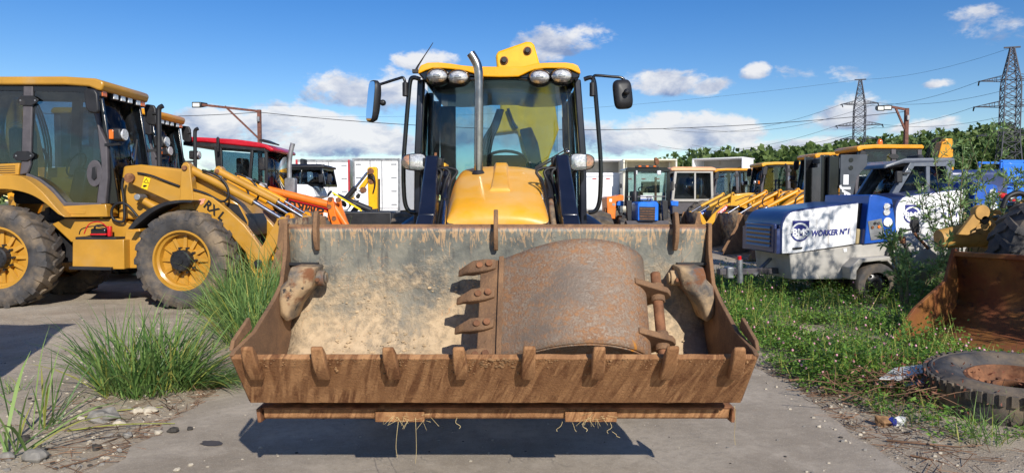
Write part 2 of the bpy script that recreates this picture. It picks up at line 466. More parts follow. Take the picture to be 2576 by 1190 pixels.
# ------------------------------------------------------------------ materials of the two buckets
def bucket_inside_mat():
    mt = bpy.data.materials.new('worn_bucket_paint'); mt.use_nodes = True; t = NT(mt.node_tree); b = mt.node_tree.nodes['Principled BSDF']
    tc = t.n('ShaderNodeTexCoord'); v = tc.outputs['Object']; sp = t.n('ShaderNodeSeparateXYZ'); t.l(v, sp.inputs[0]); z = sp.outputs[2]
    n0 = t.noise(v, 4, 8, .65); n1 = t.noise(v, 3.2, 9, .68, .3); n2 = t.noise(v, 26, 6, .7)
    nv = t.noise(t.vm('MULTIPLY', v, (30, 30, 2.2)), 1, 6, .7, .4)
    c = t.mix(t.ramp(n0, .3, .7), C(92, 94, 90), C(142, 141, 128))
    c = t.mix(t.m('MULTIPLY', t.ramp(nv, .52, .72), .55), c, C(60, 62, 64))
    # dry soil left on the lower wall and floor
    lev = t.m('MULTIPLY', t.m('SUBTRACT', 1.06, z), 1.7)
    soil = t.ramp(t.m('ADD', t.m('ADD', lev, t.m('MULTIPLY', t.m('SUBTRACT', n1, .5), 2.6)), t.m('MULTIPLY', t.m('SUBTRACT', n2, .5), 1.5)), -.30, .62)
    sc_ = t.mix(t.ramp(n2, .3, .7), C(178, 154, 122), C(206, 182, 148))
    c = t.mix(soil, c, sc_)
    film = t.ramp(t.m('ADD', t.m('MULTIPLY', t.m('SUBTRACT', 1.2, z), .6), t.m('SUBTRACT', n0, .5)), -.1, .4)
    c = t.mix(t.m('MULTIPLY', film, .5), c, C(170, 148, 118))
    c = t.mix(t.m('MULTIPLY', t.m('MULTIPLY', t.ramp(nv, .56, .7), t.ramp(n0, .42, .6)), .5), c, C(84, 84, 84))
    # bare scratches and rust along the rim
    sn = t.noise(t.vm('MULTIPLY', v, (46, 46, 5)), 1, 5, .7, 1.2); s2 = t.noise(v, 7, 5, .6, 2.2)
    top = t.ramp(z, 1.19, 1.40)
    scr = t.ramp(t.m('ADD', sn, t.m('MULTIPLY', top, .16)), .64, .70)
    rk = t.m('MULTIPLY', scr, t.ramp(t.m('ADD', s2, t.m('MULTIPLY', top, .18)), .5, .58))
    c = t.mix(t.m('MULTIPLY', rk, .6), c, C(214, 172, 124))
    ln = t.ramp(t.m('ABSOLUTE', t.m('SUBTRACT', t.noise(v, 2.3, 2, .4, 3.5), .5)), .006, .0)
    c = t.mix(t.m('MULTIPLY', t.m('MULTIPLY', ln, t.ramp(n0, .5, .6)), .8), c, C(206, 150, 98))
    c = t.mix(t.m('MULTIPLY', t.ramp(z, 1.385, 1.40), .75), c, C(120, 74, 52))
    t.l(c, b.inputs['Base Color'])
    x = t.n('ShaderNodeMix', data_type='FLOAT'); t.l(soil, x.inputs[0]); x.inputs[2].default_value = .5; x.inputs[3].default_value = .95
    t.l(x.outputs[0], b.inputs['Roughness'])
    bp = t.n('ShaderNodeBump'); bp.inputs['Strength'].default_value = .6; bp.inputs['Distance'].default_value = .012
    t.l(t.m('ADD', soil, t.m('MULTIPLY', n2, .7)), bp.inputs['Height']); t.l(bp.outputs[0], b.inputs['Normal'])
    return mt


def rust_panel_mat(name, c0, c1, c2, stretch, soil=.5):
    mt = bpy.data.materials.new(name); mt.use_nodes = True; t = NT(mt.node_tree); b = mt.node_tree.nodes['Principled BSDF']
    tc = t.n('ShaderNodeTexCoord'); v = tc.outputs['Object']
    sk = t.n('ShaderNodeMapping'); t.l(v, sk.inputs[0]); sk.inputs['Rotation'].default_value = (0, R(-20), 0)
    n0 = t.noise(t.vm('MULTIPLY', sk.outputs[0], stretch), 1, 5, .6, .5); n1 = t.noise(v, 5, 8, .65); n2 = t.noise(v, 70, 5, .7)
    brk = t.ramp(t.noise(v, 9, 5, .6), .3, .62)
    c = t.mix(t.m('ADD', .42, t.m('MULTIPLY', t.m('MULTIPLY', t.m('SUBTRACT', t.ramp(n0, .36, .64), .42), brk), 1.25)), c0, c1)
    c = t.mix(t.m('MULTIPLY', t.ramp(n1, .4, .75), .75), c, c2)
    c = t.mix(t.m('MULTIPLY', t.ramp(n2, .45, .8), .3), c, C(186, 140, 92))
    cl = t.ramp(t.noise(v, 16, 8, .75), .66 - soil * .05, .72)
    c = t.mix(t.m('MULTIPLY', cl, soil), c, C(176, 142, 104))
    t.l(c, b.inputs['Base Color']); b.inputs['Roughness'].default_value = .85; b.inputs['Specular IOR Level'].default_value = .3
    bp = t.n('ShaderNodeBump'); bp.inputs['Strength'].default_value = .7; bp.inputs['Distance'].default_value = .008
    t.l(t.m('ADD', t.m('ADD', n2, t.m('MULTIPLY', n1, .6)), t.m('MULTIPLY', cl, 1.5)), bp.inputs['Height']); t.l(bp.outputs[0], b.inputs['Normal'])
    return mt


def worn_steel_mat():
    mt = bpy.data.materials.new('rusted_worn_steel'); mt.use_nodes = True; t = NT(mt.node_tree); b = mt.node_tree.nodes['Principled BSDF']
    tc = t.n('ShaderNodeTexCoord'); v = tc.outputs['Object']
    n0 = t.noise(v, 2.6, 6, .6); n1 = t.noise(t.vm('MULTIPLY', v, (22, 22, 40)), 1, 9, .75); n2 = t.noise(v, 90, 4, .7)
    rust = t.ramp(t.m('ADD', t.m('ADD', n0, t.m('MULTIPLY', n1, .9)), t.m('MULTIPLY', n2, .6)), 1.05, 1.42)
    cr = t.mix(t.ramp(n1, .4, .65), C(112, 80, 58), C(154, 112, 76))
    cs = t.mix(t.ramp(n0, .35, .65), C(124, 110, 96), C(182, 164, 142))
    c = t.mix(rust, cs, cr)
    pt = t.ramp(t.m('MULTIPLY', t.noise(t.vm('MULTIPLY', v, (16, 16, 5)), 1, 6, .75, .6), t.ramp(t.noise(v, 1.9, 2), .44, .58)), .60, .65)
    c = t.mix(t.m('MULTIPLY', pt, .8), c, C(190, 124, 34))
    t.l(c, b.inputs['Base Color']); t.l(t.m('MULTIPLY', t.m('SUBTRACT', 1.0, rust), .2), b.inputs['Metallic'])
    x = t.n('ShaderNodeMix', data_type='FLOAT'); t.l(rust, x.inputs[0]); x.inputs[2].default_value = .42; x.inputs[3].default_value = .85
    t.l(x.outputs[0], b.inputs['Roughness'])
    bp = t.n('ShaderNodeBump'); bp.inputs['Strength'].default_value = .45; bp.inputs['Distance'].default_value = .006
    t.l(t.m('ADD', rust, n2), bp.inputs['Height']); t.l(bp.outputs[0], b.inputs['Normal'])
    return mt


BKT = bucket_inside_mat()
PANEL = rust_panel_mat('rusty_cutting_plate', C(108, 70, 44), C(172, 128, 88), C(146, 104, 68), (30, 3.4, 3.4), .7)
PLATE = rust_panel_mat('rusty_brown_steel', C(106, 82, 64), C(146, 112, 82), C(130, 100, 74), (9, 4, 3), .4)
WORN = worn_steel_mat()
DARKST = mat('dark_worn_steel', C(84, 82, 80), .5, var=.2, vs=8, layers=[(C(176, 148, 112), 5, .36, .6), (C(120, 78, 50), 8, .5, .62), (C(40, 42, 46), 14, .62, .7)], bump=.4)


# ------------------------------------------------------------------ tyres and wheels
_wheel_cache = {}


def wheel(par, loc, r, w, rim_r, rim_mat, lugs=20, rz=0., style='dish', flip=False, detail=1, name='wheel'):
    """wheel turning about its local y axis, outer face on -y"""
    key = (r, w, rim_r, rim_mat.name, lugs, style)
    if key not in _wheel_cache:
        h = w / 2
        b = B()
        pr = [(rim_r, -h * .72), (rim_r + .03, -h * .86), ((r + rim_r) / 2, -h * 1.02), (r - .10, -h * .98), (r - .045, -h * .82), (r - .03, -h * .4), (r - .03, h * .4), (r - .045, h * .82), (r - .1, h * .98), ((r + rim_r) / 2, h * 1.02), (rim_r + .03, h * .86), (rim_r, h * .72)]
        b.lathe(pr, 48)
        if lugs:
            for k in range(lugs):
                for sd in (-1, 1):
                    a = 2 * math.pi * (k + (.5 if sd > 0 else 0)) / lugs; da = .6 * 2 * math.pi / lugs
                    th = math.pi / lugs * .42
                    rings = []
                    for q, (yy, rr, off) in enumerate([(-.06 * sd, r, 0), (h * .55 * sd, r, da * .7), (h * .9 * sd, r - .02, da), (h * 1.05 * sd, r - .13, da)]):
                        ring = []
                        for dr, dt in ((0, -th * .8), (0, th * .8), (-.05, th * 1.2), (-.05, -th * 1.2)):
                            t_ = a + off + dt; R_ = rr + (dr if q < 3 else dr * .9); yv = yy if q < 3 else yy + (-.03 * sd if dr else 0)
                            ring.append((R_ * math.cos(t_), yv, R_ * math.sin(t_)))
                        rings.append(ring)
                    b.loft(rings)
        ty = b
        b2 = B(); d = h * .72
        if style == 'spoke':
            b2.lathe([(rim_r + .012, -d), (rim_r + .012, -d - .015), (rim_r - .015, -d - .015), (rim_r - .025, -d + .03), (rim_r - .055, -d + .05), (rim_r - .065, -d + .13), (rim_r * .45, -d + .15), (rim_r * .4, -d + .06), (.0, -d + .06)], 40)
            for k in range(12):
                a = 2 * math.pi * k / 12
                p = Vector((math.cos(a) * rim_r * .42, -d + .1, math.sin(a) * rim_r * .42)); q = Vector((math.cos(a) * (rim_r - .06), -d + .12, math.sin(a) * (rim_r - .06)))
                b2.bar(p, q, .05, .022, up=(0, 1, 0))
        else:
            b2.lathe([(rim_r + .012, -d), (rim_r + .012, -d - .015), (rim_r - .015, -d - .015), (rim_r - .03, -d + .05), (rim_r * .8, -d + .12), (rim_r * .45, -d + .08), (rim_r * .4, -d + .03), (0, -d + .03)], 36)
            for k in range(10):
                a = 2 * math.pi * k / 10
                b2.cyl((math.cos(a) * rim_r * .62, -d + .09, math.sin(a) * rim_r * .62), (math.cos(a) * rim_r * .62, -d + .115, math.sin(a) * rim_r * .62), .02, n=8)
        b2.lathe([(rim_r, -d), (rim_r - .01, 0), (rim_r, d)], 32)
        b3 = B(); hr = rim_r * .36
        b3.lathe([(hr, -d + .08), (hr, -d - .04), (hr * .88, -d - .06), (hr * .4, -d - .065), (hr * .35, -d - .08), (0, -d - .08)], 24)
        for k in range(10):
            a = 2 * math.pi * k / 10
            b3.cyl((math.cos(a) * hr * 1.18, -d + .1, math.sin(a) * hr * 1.18), (math.cos(a) * hr * 1.18, -d + .03, math.sin(a) * hr * 1.18), .018, n=6)
            b3.cyl((math.cos(a) * hr * .8, -d - .04, math.sin(a) * hr * .8), (math.cos(a) * hr * .8, -d - .072, math.sin(a) * hr * .8), .012, n=6)
        _wheel_cache[key] = (b2.obj('wheel', rim_mat, None, sm=35), ty.obj('tyre', RUB, None, sm=35, weld=False), b3.obj('hub', BLK, None, sm=35))
        ow, ot, oh = _wheel_cache[key]; ot.parent = ow; oh.parent = ow
        nw = ow
        _wheel_cache[key] = (ow,)
        nw.parent = par
    else:
        nw = copy_tree(_wheel_cache[key][0], par)
    nw.location = loc; nw.rotation_euler = (0, 0, rz + (math.pi if flip else 0))
    return nw


# ------------------------------------------------------------------ the loader in the middle
HO = Vector((-.09, 6.2, 0))
H = thing('backhoe_loader', 'bright yellow backhoe loader facing forward with wide soil-stained bucket and chrome exhaust', 'backhoe', HO)
hb = lambda: B(HO)
Z2 = zoomer(1400, 130, 2600, 1741)
ZH = zoomer(1600, 600, 2400, 2576)
Z3 = zoomer(880, 850, 2000, 1289)
Z4 = zoomer(1950, 850, 3070, 1289)
PZ = lambda Z, X, Y, D: P(*Z(X, Y), D)


def hero_bucket():
    xc, hw = -.08, 1.165
    prof = [(3.96, 1.405), (3.985, 1.28), (4.0, 1.15), (4.015, 1.0), (4.0, .86), (3.95, .75), (3.86, .67), (3.74, .62), (3.58, .595), (3.40, .60)]
    prof = [(p.x, p.y) for p in spl([(a, c, 0) for a, c in prof], 3)]
    b = hb(); n = 24
    b.loft([[(xc - hw + 2 * hw * k / n, y, z) for y, z in prof] for k in range(n + 1)], False, False)
    bk = b.obj('bucket', BKT, H, solid=.022, sm=50, label='wide loader bucket with worn grey paint and dry soil inside')
    kid = lambda bb, nm, m_, **k: bb.obj(nm, m_, bk, **k)
    side = [(3.99, 1.425), (3.93, 1.425), (3.925, 1.27), (3.85, 1.10), (3.72, 1.03), (3.43, .915), (3.18, .875), (3.15, .86), (3.38, .585), (3.58, .57), (3.74, .60), (3.87, .65), (3.97, .74), (4.02, .86), (4.035, 1.0), (4.01, 1.28)]
    for s_ in (-1, 1):
        x0 = xc + s_ * (hw + .002)
        kid(hb().pr(side, 0, x0, x0 + s_ * .022), 'side_plate', PLATE, bev=.004)
        # wing piece bolted to the front corner
        kid(hb().pr([(3.20, .868), (3.222, .91), (3.42, .985), (3.45, .925)], 0, x0 + s_ * .024, x0 + s_ * .042), 'side_cutter', PLATE, bev=.004)
        # clam hinge casting
        L = [(320, 245), (432, 247), (425, 300), (415, 338), (375, 380), (340, 430), (318, 490), (300, 502), (272, 470), (262, 400), (275, 335), (312, 300)]
        bb = hb(); q = [PZ(Z3, X, Y, 3.80) for X, Y in L]
        if s_ > 0: q = [Vector((2 * xc - p.x, p.y, p.z)) for p in q]
        cx = sum((p.x for p in q)) / len(q); cz = sum((p.z for p in q)) / len(q)
        inner = [Vector((cx + (p.x - cx) * .6 + (-s_ * -.012), p.y - .035, cz + (p.z - cz) * .74)) for p in q]
        bb.loft([inner, q, [p + Vector((0, .19, 0)) for p in q]])
        kid(bb, 'clam_hinge', DARKST, bev=.018, sm=60, seg=3)
        c0 = PZ(Z3, 428, 296, 3.88); c1 = PZ(Z3, 478, 296, 3.88)
        if s_ > 0: c0.x = 2 * xc - c0.x; c1.x = 2 * xc - c1.x
        pin = kid(hb().cyl(c0, c1, .042, n=20).cyl(c1, c1 + Vector((-s_ * .012, 0, 0)), .03), 'hinge_pin', DARKST, bev=.004)
        kid(hb().cyl(Vector((c0.x * .5 + c1.x * .5, c0.y - .055, c0.z - .005)), Vector((c0.x * .5 + c1.x * .5, c0.y - .035, c0.z - .005)), .011, n=6), 'bolt', RUST)
        # recess step above the hinge
        kid(hb().bx(min(c0.x, x0), max(c0.x, x0), 3.955, 3.985, 1.19, 1.204), 'weld_edge', BLK)
    # cutting plate at the front
    a = Vector((0, 3.155, .852)); d = Vector((0, 3.375, .588)); nn = Vector((0, -.768, -.64))
    b = hb(); nx = 40
    ring = []
    for k in range(nx + 1):
        x = xc - 1.178 + 2.356 * k / nx; w1 = .003 * noise.noise(Vector((k * .9, 0, 0)))
        ring.append([Vector((x, 0, w1)) + a + nn * .012, Vector((x, 0, w1)) + d + nn * .012, Vector((x, 0, 0)) + d - nn * .016, Vector((x, 0, w1)) + a - nn * .016])
    b.loft(ring); kid(b, 'cutting_plate', PANEL, bev=.004)
    # teeth
    dr = (a - d).normalized()
    for k, tx in enumerate((632, 805, 983, 1157, 1330, 1505, 1685, 1855)):
        x = (tx - CX) / F * 3.17; wob = .012 * (rnd.random() - .5)
        rr = []
        for t_, wd, o0, o1 in ((-.13, .024, .013, .03), (-.115, .03, .013, .045), (-.03, .031, .013, .05), (.03, .029, .0, .045), (.088 + wob, .026 + wob * .3, .008, .026)):
            c = a + dr * t_ + Vector((x + wob * t_ * 10, 0, 0))
            rr.append([c + Vector((-wd, 0, 0)) + nn * o0, c + Vector((wd, 0, 0)) + nn * o0, c + Vector((wd, 0, 0)) + nn * o1, c + Vector((-wd, 0, 0)) + nn * o1])
        tt = kid(hb().loft(rr), 'tooth', PANEL, bev=.007, sm=60)
        bb = hb()
        for q in range(9):
            bb.ell(a + dr * rnd.uniform(-.12, .0) + Vector((x + rnd.uniform(-.05, .06), 0, 0)) + nn * .012, [rnd.uniform(.003, .008)] * 3, 6, 4)
        kid(bb, 'mud_clods', MUDST, kind='stuff')
    # crumbs of dry soil stuck to the lower back wall
    bb = hb()
    for q in range(420):
        x = rnd.uniform(-1.05, .12) if rnd.random() < .9 else rnd.uniform(.75, 1.0); tz = .66 + .45 * rnd.random() ** 1.8
        if noise.noise(Vector((x * 3, tz * 3, 2))) < -.05: continue
        yy = min(4.0, 3.86 + (tz - .66) * .75) if tz < .86 else 4.002; r_ = rnd.choice((.002, .003, .004, .006)) * rnd.uniform(.7, 1.4)
        bb.ell((x, yy - .006, tz), (r_ * 1.5, r_ * .9, r_), 5, 4)
    kid(bb, 'soil_crumbs', mat('dry_soil', C(190, 166, 132), .95, var=.15, vs=20, bump=.4), kind='stuff')
    # dried clods along the lip
    bb = hb()
    for q in range(420):
        x = rnd.uniform(-1.2, 1.05); t_ = -abs(rnd.gauss(0, .03)); r_ = rnd.uniform(.0012, .0035)
        bb.ell(a + dr * t_ + Vector((x, 0, 0)) + nn * .012, (r_ * 1.5, r_, r_), 5, 4)
    for q in range(60):
        r_ = rnd.uniform(.002, .0065); bb.ell(a + dr * rnd.uniform(-.06, 0) + Vector((rnd.gauss(-.06, .06), 0, 0)) + nn * .012, (r_ * 1.5, r_, r_), 5, 4)
    kid(bb, 'soil_crust', MUDST, kind='stuff')
    # lower blade bar with its wear plates
    z0 = P(1240, 1055, 3.53).z; z1 = P(1240, 1022, 3.53).z
    kid(hb().pr([(3.53, z0 + .012), (3.545, z0), (3.62, z0 + .0), (3.62, z1), (3.53, z1), (3.522, z1 - .012)], 0, xc - 1.17, xc + 1.175), 'lower_blade', PANEL, bev=.004)
    kid(hb().pr([(3.525, z1 - .015), (3.515, z1 - .002), (3.53, z1 + .006), (3.6, z1 + .008), (3.6, z1 + .001), (3.54, z1 + .001)], 0, xc - 1.175, xc + 1.18), 'blade_edge', RUST, bev=.002)
    for s_ in (-1, 1):
        kid(hb().pr([(3.50, z1 - .005), (3.52, z0 - .012), (3.66, z0 - .02), (3.7, z1)], 0, xc + s_ * 1.182, xc + s_ * 1.20), 'end_plate', RUST, bev=.003)
    kid(hb().pr([(3.60, .47), (3.62, .56), (3.80, .59), (3.98, .66), (4.07, .86), (4.05, .62), (3.9, .5)], 0, xc - 1.12, xc + 1.12), 'blade_back', BLK, bev=.006)
    for xa, xb in ((943, 1067), (1422, 1552)):
        q0 = P(xa, 1036, 3.50); q1 = P(xb, 1062, 3.50)
        kid(hb().bx(q0.x, q1.x, 3.505, 3.527, q1.z, q0.z), 'wear_plate', PANEL, bev=.003)
    # rim hooks
    for hx, ht in ((795, 530), (1247, 527), (1700, 533)):
        x = (hx - CX) / F * 3.93; zt = P(hx, ht, 3.93).z
        hk = [(3.955, 1.27), (3.93, 1.275), (3.895, 1.33), (3.885, 1.40), (3.905, 1.46), (3.915, zt - .01), (3.935, zt), (3.965, zt - .012), (3.972, 1.45), (3.962, 1.40)]
        kid(hb().pr(hk, 0, x - .011, x + .013), 'rim_hook', PLATE, bev=.005)
    kid(hb().bx(xc - hw, xc + hw, 3.955, 3.985, 1.40, 1.418), 'rim_bar', PLATE, bev=.004)
    # dry grass stalks caught on the blade
    bb = hb()
    for sx, sy, ex, ey in ((1002, 1060, 1000, 1150), (1045, 1050, 1045, 1165), (1150, 1050, 1155, 1078), (1415, 1060, 1402, 1085), (1440, 1062, 1450, 1085), (1468, 1062, 1475, 1085), (1535, 1062, 1530, 1090), (1848, 1020, 1850, 1118), (1540, 1085, 1560, 1100)):
        p = P(sx, sy, 3.49); q = P(ex, ey, 3.47)
        bb.tube(spl([p, p.lerp(q, .4) + Vector((rnd.uniform(-.012, .012), -.01, 0)), p.lerp(q, .75) + Vector((rnd.uniform(-.01, .01), 0, 0)), q], 3), .0013, 4)
    for k in range(46):
        cx = rnd.choice((1020, 1500)); p = P(cx + rnd.gauss(0, 26), 1050 + rnd.gauss(0, 5), 3.493)
        q = p + Vector((rnd.gauss(0, .03), -.008, rnd.uniform(-.05, .02)))
        bb.tube([p, q], .0008, 3)
    kid(bb, 'dry_straw', mat('straw', C(196, 176, 128), .8, var=.2), kind='stuff')
    return bk


hero_bucket()


def hero_body():
    kid = lambda bb, nm, m_, **k: bb.obj(nm, m_, H, **k)
    xm = -.1
    # chassis, axles
    kid(hb().bx(xm - .33, xm + .33, 5.0, 8.6, .55, 1.15), 'chassis', BLK, bev=.03)
    kid(hb().bx(xm - .85, xm + .85, 5.22, 5.42, .38, .56), 'front_axle', BLK, bev=.02)
    kid(hb().cyl((xm - .9, 7.5, .72), (xm + .9, 7.5, .72), .12), 'rear_axle', BLK, bev=.02)
    for s_ in (-1, 1):
        wheel(H, Vector((xm + s_ * .86, 5.3, .475)) - HO, .475, .32, .24, YELB, 22, rz=math.pi / 2 * s_)
        wheel(H, Vector((xm + s_ * .93, 7.5, .72)) - HO, .72, .43, .36, YELB, 20, rz=math.pi / 2 * s_)
    # bonnet: sections from the nose up to the windscreen (half widths read off the photo)
    rows = []
    secs = [(4.93, 1.375, .350, 1.415, .325), (4.94, 1.41, .352, 1.455, .322), (4.99, 1.425, .358, 1.515, .328), (5.2, 1.43, .378, 1.60, .345), (5.5, 1.44, .40, 1.70, .358), (5.8, 1.45, .42, 1.80, .362), (6.02, 1.46, .43, 1.845, .355), (6.12, 1.46, .43, 1.84, .34)]
    for Y, zs, ws, zt, wt_ in secs:
        row = []
        for k in range(-8, 9):
            t = k / 8; a_ = abs(t)
            if a_ > .8: f_ = (a_ - .8) / .2; x = wt_ + (ws - wt_) * (f_ ** .6); z = zt - .045 - (zt - zs - .045) * f_
            else: x = wt_ * a_ / .8; z = zt - .045 * (a_ / .8) ** 2.5
            row.append((xm + math.copysign(x, t) if t else xm, Y, z))
        rows.append(row)
    b = hb(); b.loft(rows, False, False); b.add(rows[0], [tuple(range(17))])
    bn = kid(b, 'bonnet', YELH, sm=60, bev=.0)
    md = bn.modifiers.new('sub', 'SUBSURF'); md.levels = md.render_levels = 2
    # raised centre rib and side vents
    b = hb(); top = lambda Y: 1.60 + (Y - 5.2) * .335
    b.loft([[(xm + .01 + x, Y, top(Y) + dz) for x, dz in ((-.075 * k, -.02), (-.055 * k, .016), (.055 * k, .016), (.075 * k, -.02))] for Y, k in ((5.27, 1.25), (5.33, 1.1), (5.6, .95), (5.95, .85))])
    b.obj('centre_rib', YELH, bn, bev=.008, sm=60)
    for s_ in (-1, 1):
        b = hb(); b.loft([[(xm + s_ * .40, 5.15, 1.40), (xm + s_ * .425, 5.9, 1.42), (xm + s_ * .425, 5.9, 1.02), (xm + s_ * .40, 5.15, 1.02)], [(xm + s_ * .37, 5.15, 1.42), (xm + s_ * .395, 5.9, 1.43), (xm + s_ * .395, 5.9, 1.02), (xm + s_ * .37, 5.15, 1.02)]])
        b.obj('side_panel', YEL, bn, bev=.008)
    kid(hb().bx(xm - .335, xm + .335, 4.955, 5.2, .9, 1.385), 'grille', BLKG, bev=.012)
    for k in range(7): kid(hb().bx(xm - .31, xm + .31, 4.94, 4.953, .95 + k * .055, .975 + k * .055), 'grille_slat', BLK)
    kid(hb().bx(xm - .35, xm + .35, 4.93, 4.96, 1.352, 1.372), 'nose_strip', BLKG, bev=.004)
    # exhaust stack
    pts = [(735, 812), (735, 700), (737, 500), (738, 330), (737, 240), (728, 190), (708, 150), (690, 122)]
    Q = [PZ(Z2, X, Y, 5.75) for X, Y in pts]
    Q = Q[:4] + spl(Q[4:], 5)
    ex = kid(hb().tube(Q, .0355, 24, cap=False).tube(Q, .031, 24, cap=False), 'exhaust_stack', EXH, sm=60)
    hb().lathe([(.0, .0), (.05, .0), (.055, .025), (.036, .05)], 20, o=Q[0] - Vector((0, 0, .03)), ax=2).obj('exhaust_collar', BLK, ex)
    # cab frame
    yb = 7.75
    def pillar(a, c, w, nm='pillar', m_=NAVY):
        kid(hb().bar(a, c, w, .07), nm, m_, bev=.012)
    for s_ in (-1, 1):
        tx = P(1058 if s_ < 0 else 1453, 205, 6.33).x; mx = P(1051 if s_ < 0 else 1466, 387, 6.33).x; lx = P(1046 if s_ < 0 else 1471, 560, 6.33).x
        pl = hb().loft([[(x - .03, Y0, z), (x + .03, Y0, z), (x + .03, Y0 + .1, z), (x - .03, Y0 + .1, z)] for x, Y0, z in ((tx, 6.34, 2.62), (mx, 6.32, 1.98), (lx, 6.38, 1.05))])
        kid(pl, 'front_pillar', NAVY, bev=.012)
        pillar((tx + s_ * .0, yb, 2.62), (lx, yb, 1.05), .08, 'rear_pillar')
        pillar((tx, 7.15, 2.62), (mx + s_ * .01, 7.15, 1.1), .05, 'door_pillar')
        for Ya, Yb_ in ((6.44, 7.12), (7.18, 7.72)):
            kid(hb().loft([[(tx + s_ * .012, Y_, 2.6), (mx + s_ * .012, Y_, 1.98), (lx + s_ * .012, Y_, 1.1)] for Y_ in (Ya, Yb_)], False, False), 'side_window', GLW, solid=.005)
        # black/navy rear wing over the wheel
        arc = [(xm + s_ * (.70 + .40 * math.sin(a)), 1.43 - .40 * (1 - math.cos(a))) for a in [R(d_) for d_ in range(0, 80, 8)]]
        b = hb(); rr = []
        for Y0, dz in ((6.62, -.30), (6.7, -.1), (6.85, .0), (7.4, .03), (8.1, .0), (8.3, -.3)):
            rr.append([(x, Y0, z + dz) for x, z in arc] + [(x - s_ * .02, Y0, z + dz - .02) for x, z in reversed(arc)])
        b.loft(rr); kid(b, 'rear_wing', NAVY, sm=60, bev=.005)
        # small convex grab rail with mirror arm and working lamp bracket
        X = lambda v: v if s_ < 0 else 1741 - v + 2
        rail = [(398, 272), (360, 262), (340, 285), (328, 400), (312, 600), (302, 750), (303, 900), (312, 990), (335, 1032), (372, 1040)]
        gr = kid(hb().tube(spl([PZ(Z2, X(a_), c_, 6.28) for a_, c_ in rail], 5), .02, 10), 'grab_rail', BLKG, sm=60)
        if s_ < 0: arm = [(312, 350), (312, 300), (300, 263), (270, 268), (200, 290), (135, 312), (125, 330)]
        else: arm = [(1394, 345), (1394, 290), (1402, 254), (1430, 250), (1500, 256), (1560, 262), (1580, 285), (1574, 330)]
        hb().tube(spl([PZ(Z2, a_, c_, 6.26) for a_, c_ in arm], 4), .0125, 8).obj('mirror_arm', BLKG, gr, sm=60)
        c_ = PZ(Z2, 312 if s_ < 0 else 1394, 330, 6.26)
        hb().cyl(c_ - Vector((0, 0, .06)), c_ + Vector((0, 0, .06)), .026).obj('arm_clamp', BLK, gr, bev=.006)
    # left mirror (glass towards the sky) and right mirror (back of the shell)
    def rmirror(c, w, h, rot, glassy):
        sh = []
        for k in range(28):
            a = 2 * math.pi * k / 28; e = .45
            sh.append((w / 2 * math.copysign(abs(math.cos(a)) ** e, math.cos(a)), h / 2 * math.copysign(abs(math.sin(a)) ** e, math.sin(a))))
        b = B(); b.loft([[(x * k, d_, z * k) for x, z in sh] for k, d_ in ((.97, -.012), (1, -.004), (1, .02), (.9, .045), (.6, .06), (.0, .064))], False)
        o = b.obj('mirror_shell', BLK, H, loc=c - HO, rot=rot, sm=60)
        g = B(); g.add([(x * .94, -.0135, z * .94) for x, z in sh], [tuple(range(28))])
        g.obj('mirror_glass', mat('mirror_silver', C(235, 240, 245), .02, m=1., var=0), o)
        k = B(); k.cyl((0, .05, 0), (0, .1, 0), .02).ell((0, .1, 0), (.028, .03, .028), 8, 6); k.obj('mirror_knob', BLK, o)
        return o
    rmirror(PZ(Z2, 118, 398, 6.24), .21, .36, (R(-4), R(6), R(-62)), True)
    rmirror(PZ(Z2, 1566, 360, 6.22), .165, .255, (R(5), R(5), R(180 + 14)), False)
    # windscreen, curved in plan
    b = hb(); rows = []
    for k in range(17):
        t = -1 + k / 8; Y = 6.36 - .13 * (1 - t * t)
        col = []
        for q in range(9):
            z = 2.62 - 1.2 * q / 8; hwid = .655 + .03 * q / 8
            col.append((xm + .01 + t * hwid, Y - .02 * math.sin(q / 8 * math.pi), z))
        rows.append(col)
    kid(b.loft(rows, False, False), 'windscreen', GLW, sm=180, solid=.006)
    for ts in ((-1, -.8, -.6), (.6, .8, 1)):
        kid(hb().loft([[(xm + .01 + t * .68, 6.37 - .12 * (1 - t * t), z) for z in (1.44, 1.05)] for t in ts], False, False), 'lower_window', GLW, solid=.006)
    kid(hb().bx(xm - .6, xm + .6, yb + .02, yb + .03, 1.5, 2.6), 'rear_window', GLW)
    kid(hb().bx(xm - .68, xm + .68, 6.42, 7.8, .98, 1.06), 'cab_floor', BLK)
    # roof
    top = [(385, 240), (387, 215), (400, 190), (440, 175), (500, 173), (560, 178), (640, 190), (700, 196), (850, 198), (985, 198), (1030, 188), (1070, 178), (1150, 174), (1240, 174), (1285, 180), (1310, 192), (1322, 215), (1326, 240)]
    bot = [(1316, 238), (1270, 216), (1230, 208), (1120, 208), (1060, 216), (1025, 228), (990, 245), (965, 256), (860, 258), (770, 256), (735, 246), (695, 234), (650, 222), (600, 215), (530, 208), (470, 208), (430, 220), (395, 236)]
    kid(hb().px(top + bot, 6.13, 1.75, Z2), 'roof', YEL, bev=.018, sm=60, seg=3)
    kid(hb().px([(388, 236), (470, 210), (600, 216), (700, 238), (770, 259), (965, 259), (1030, 230), (1120, 210), (1230, 210), (1322, 238), (1318, 262), (1220, 282), (1080, 284), (1000, 278), (965, 268), (770, 268), (690, 280), (560, 284), (420, 276)], 6.15, 1.7, Z2), 'roof_lining', BLKG, bev=.01)
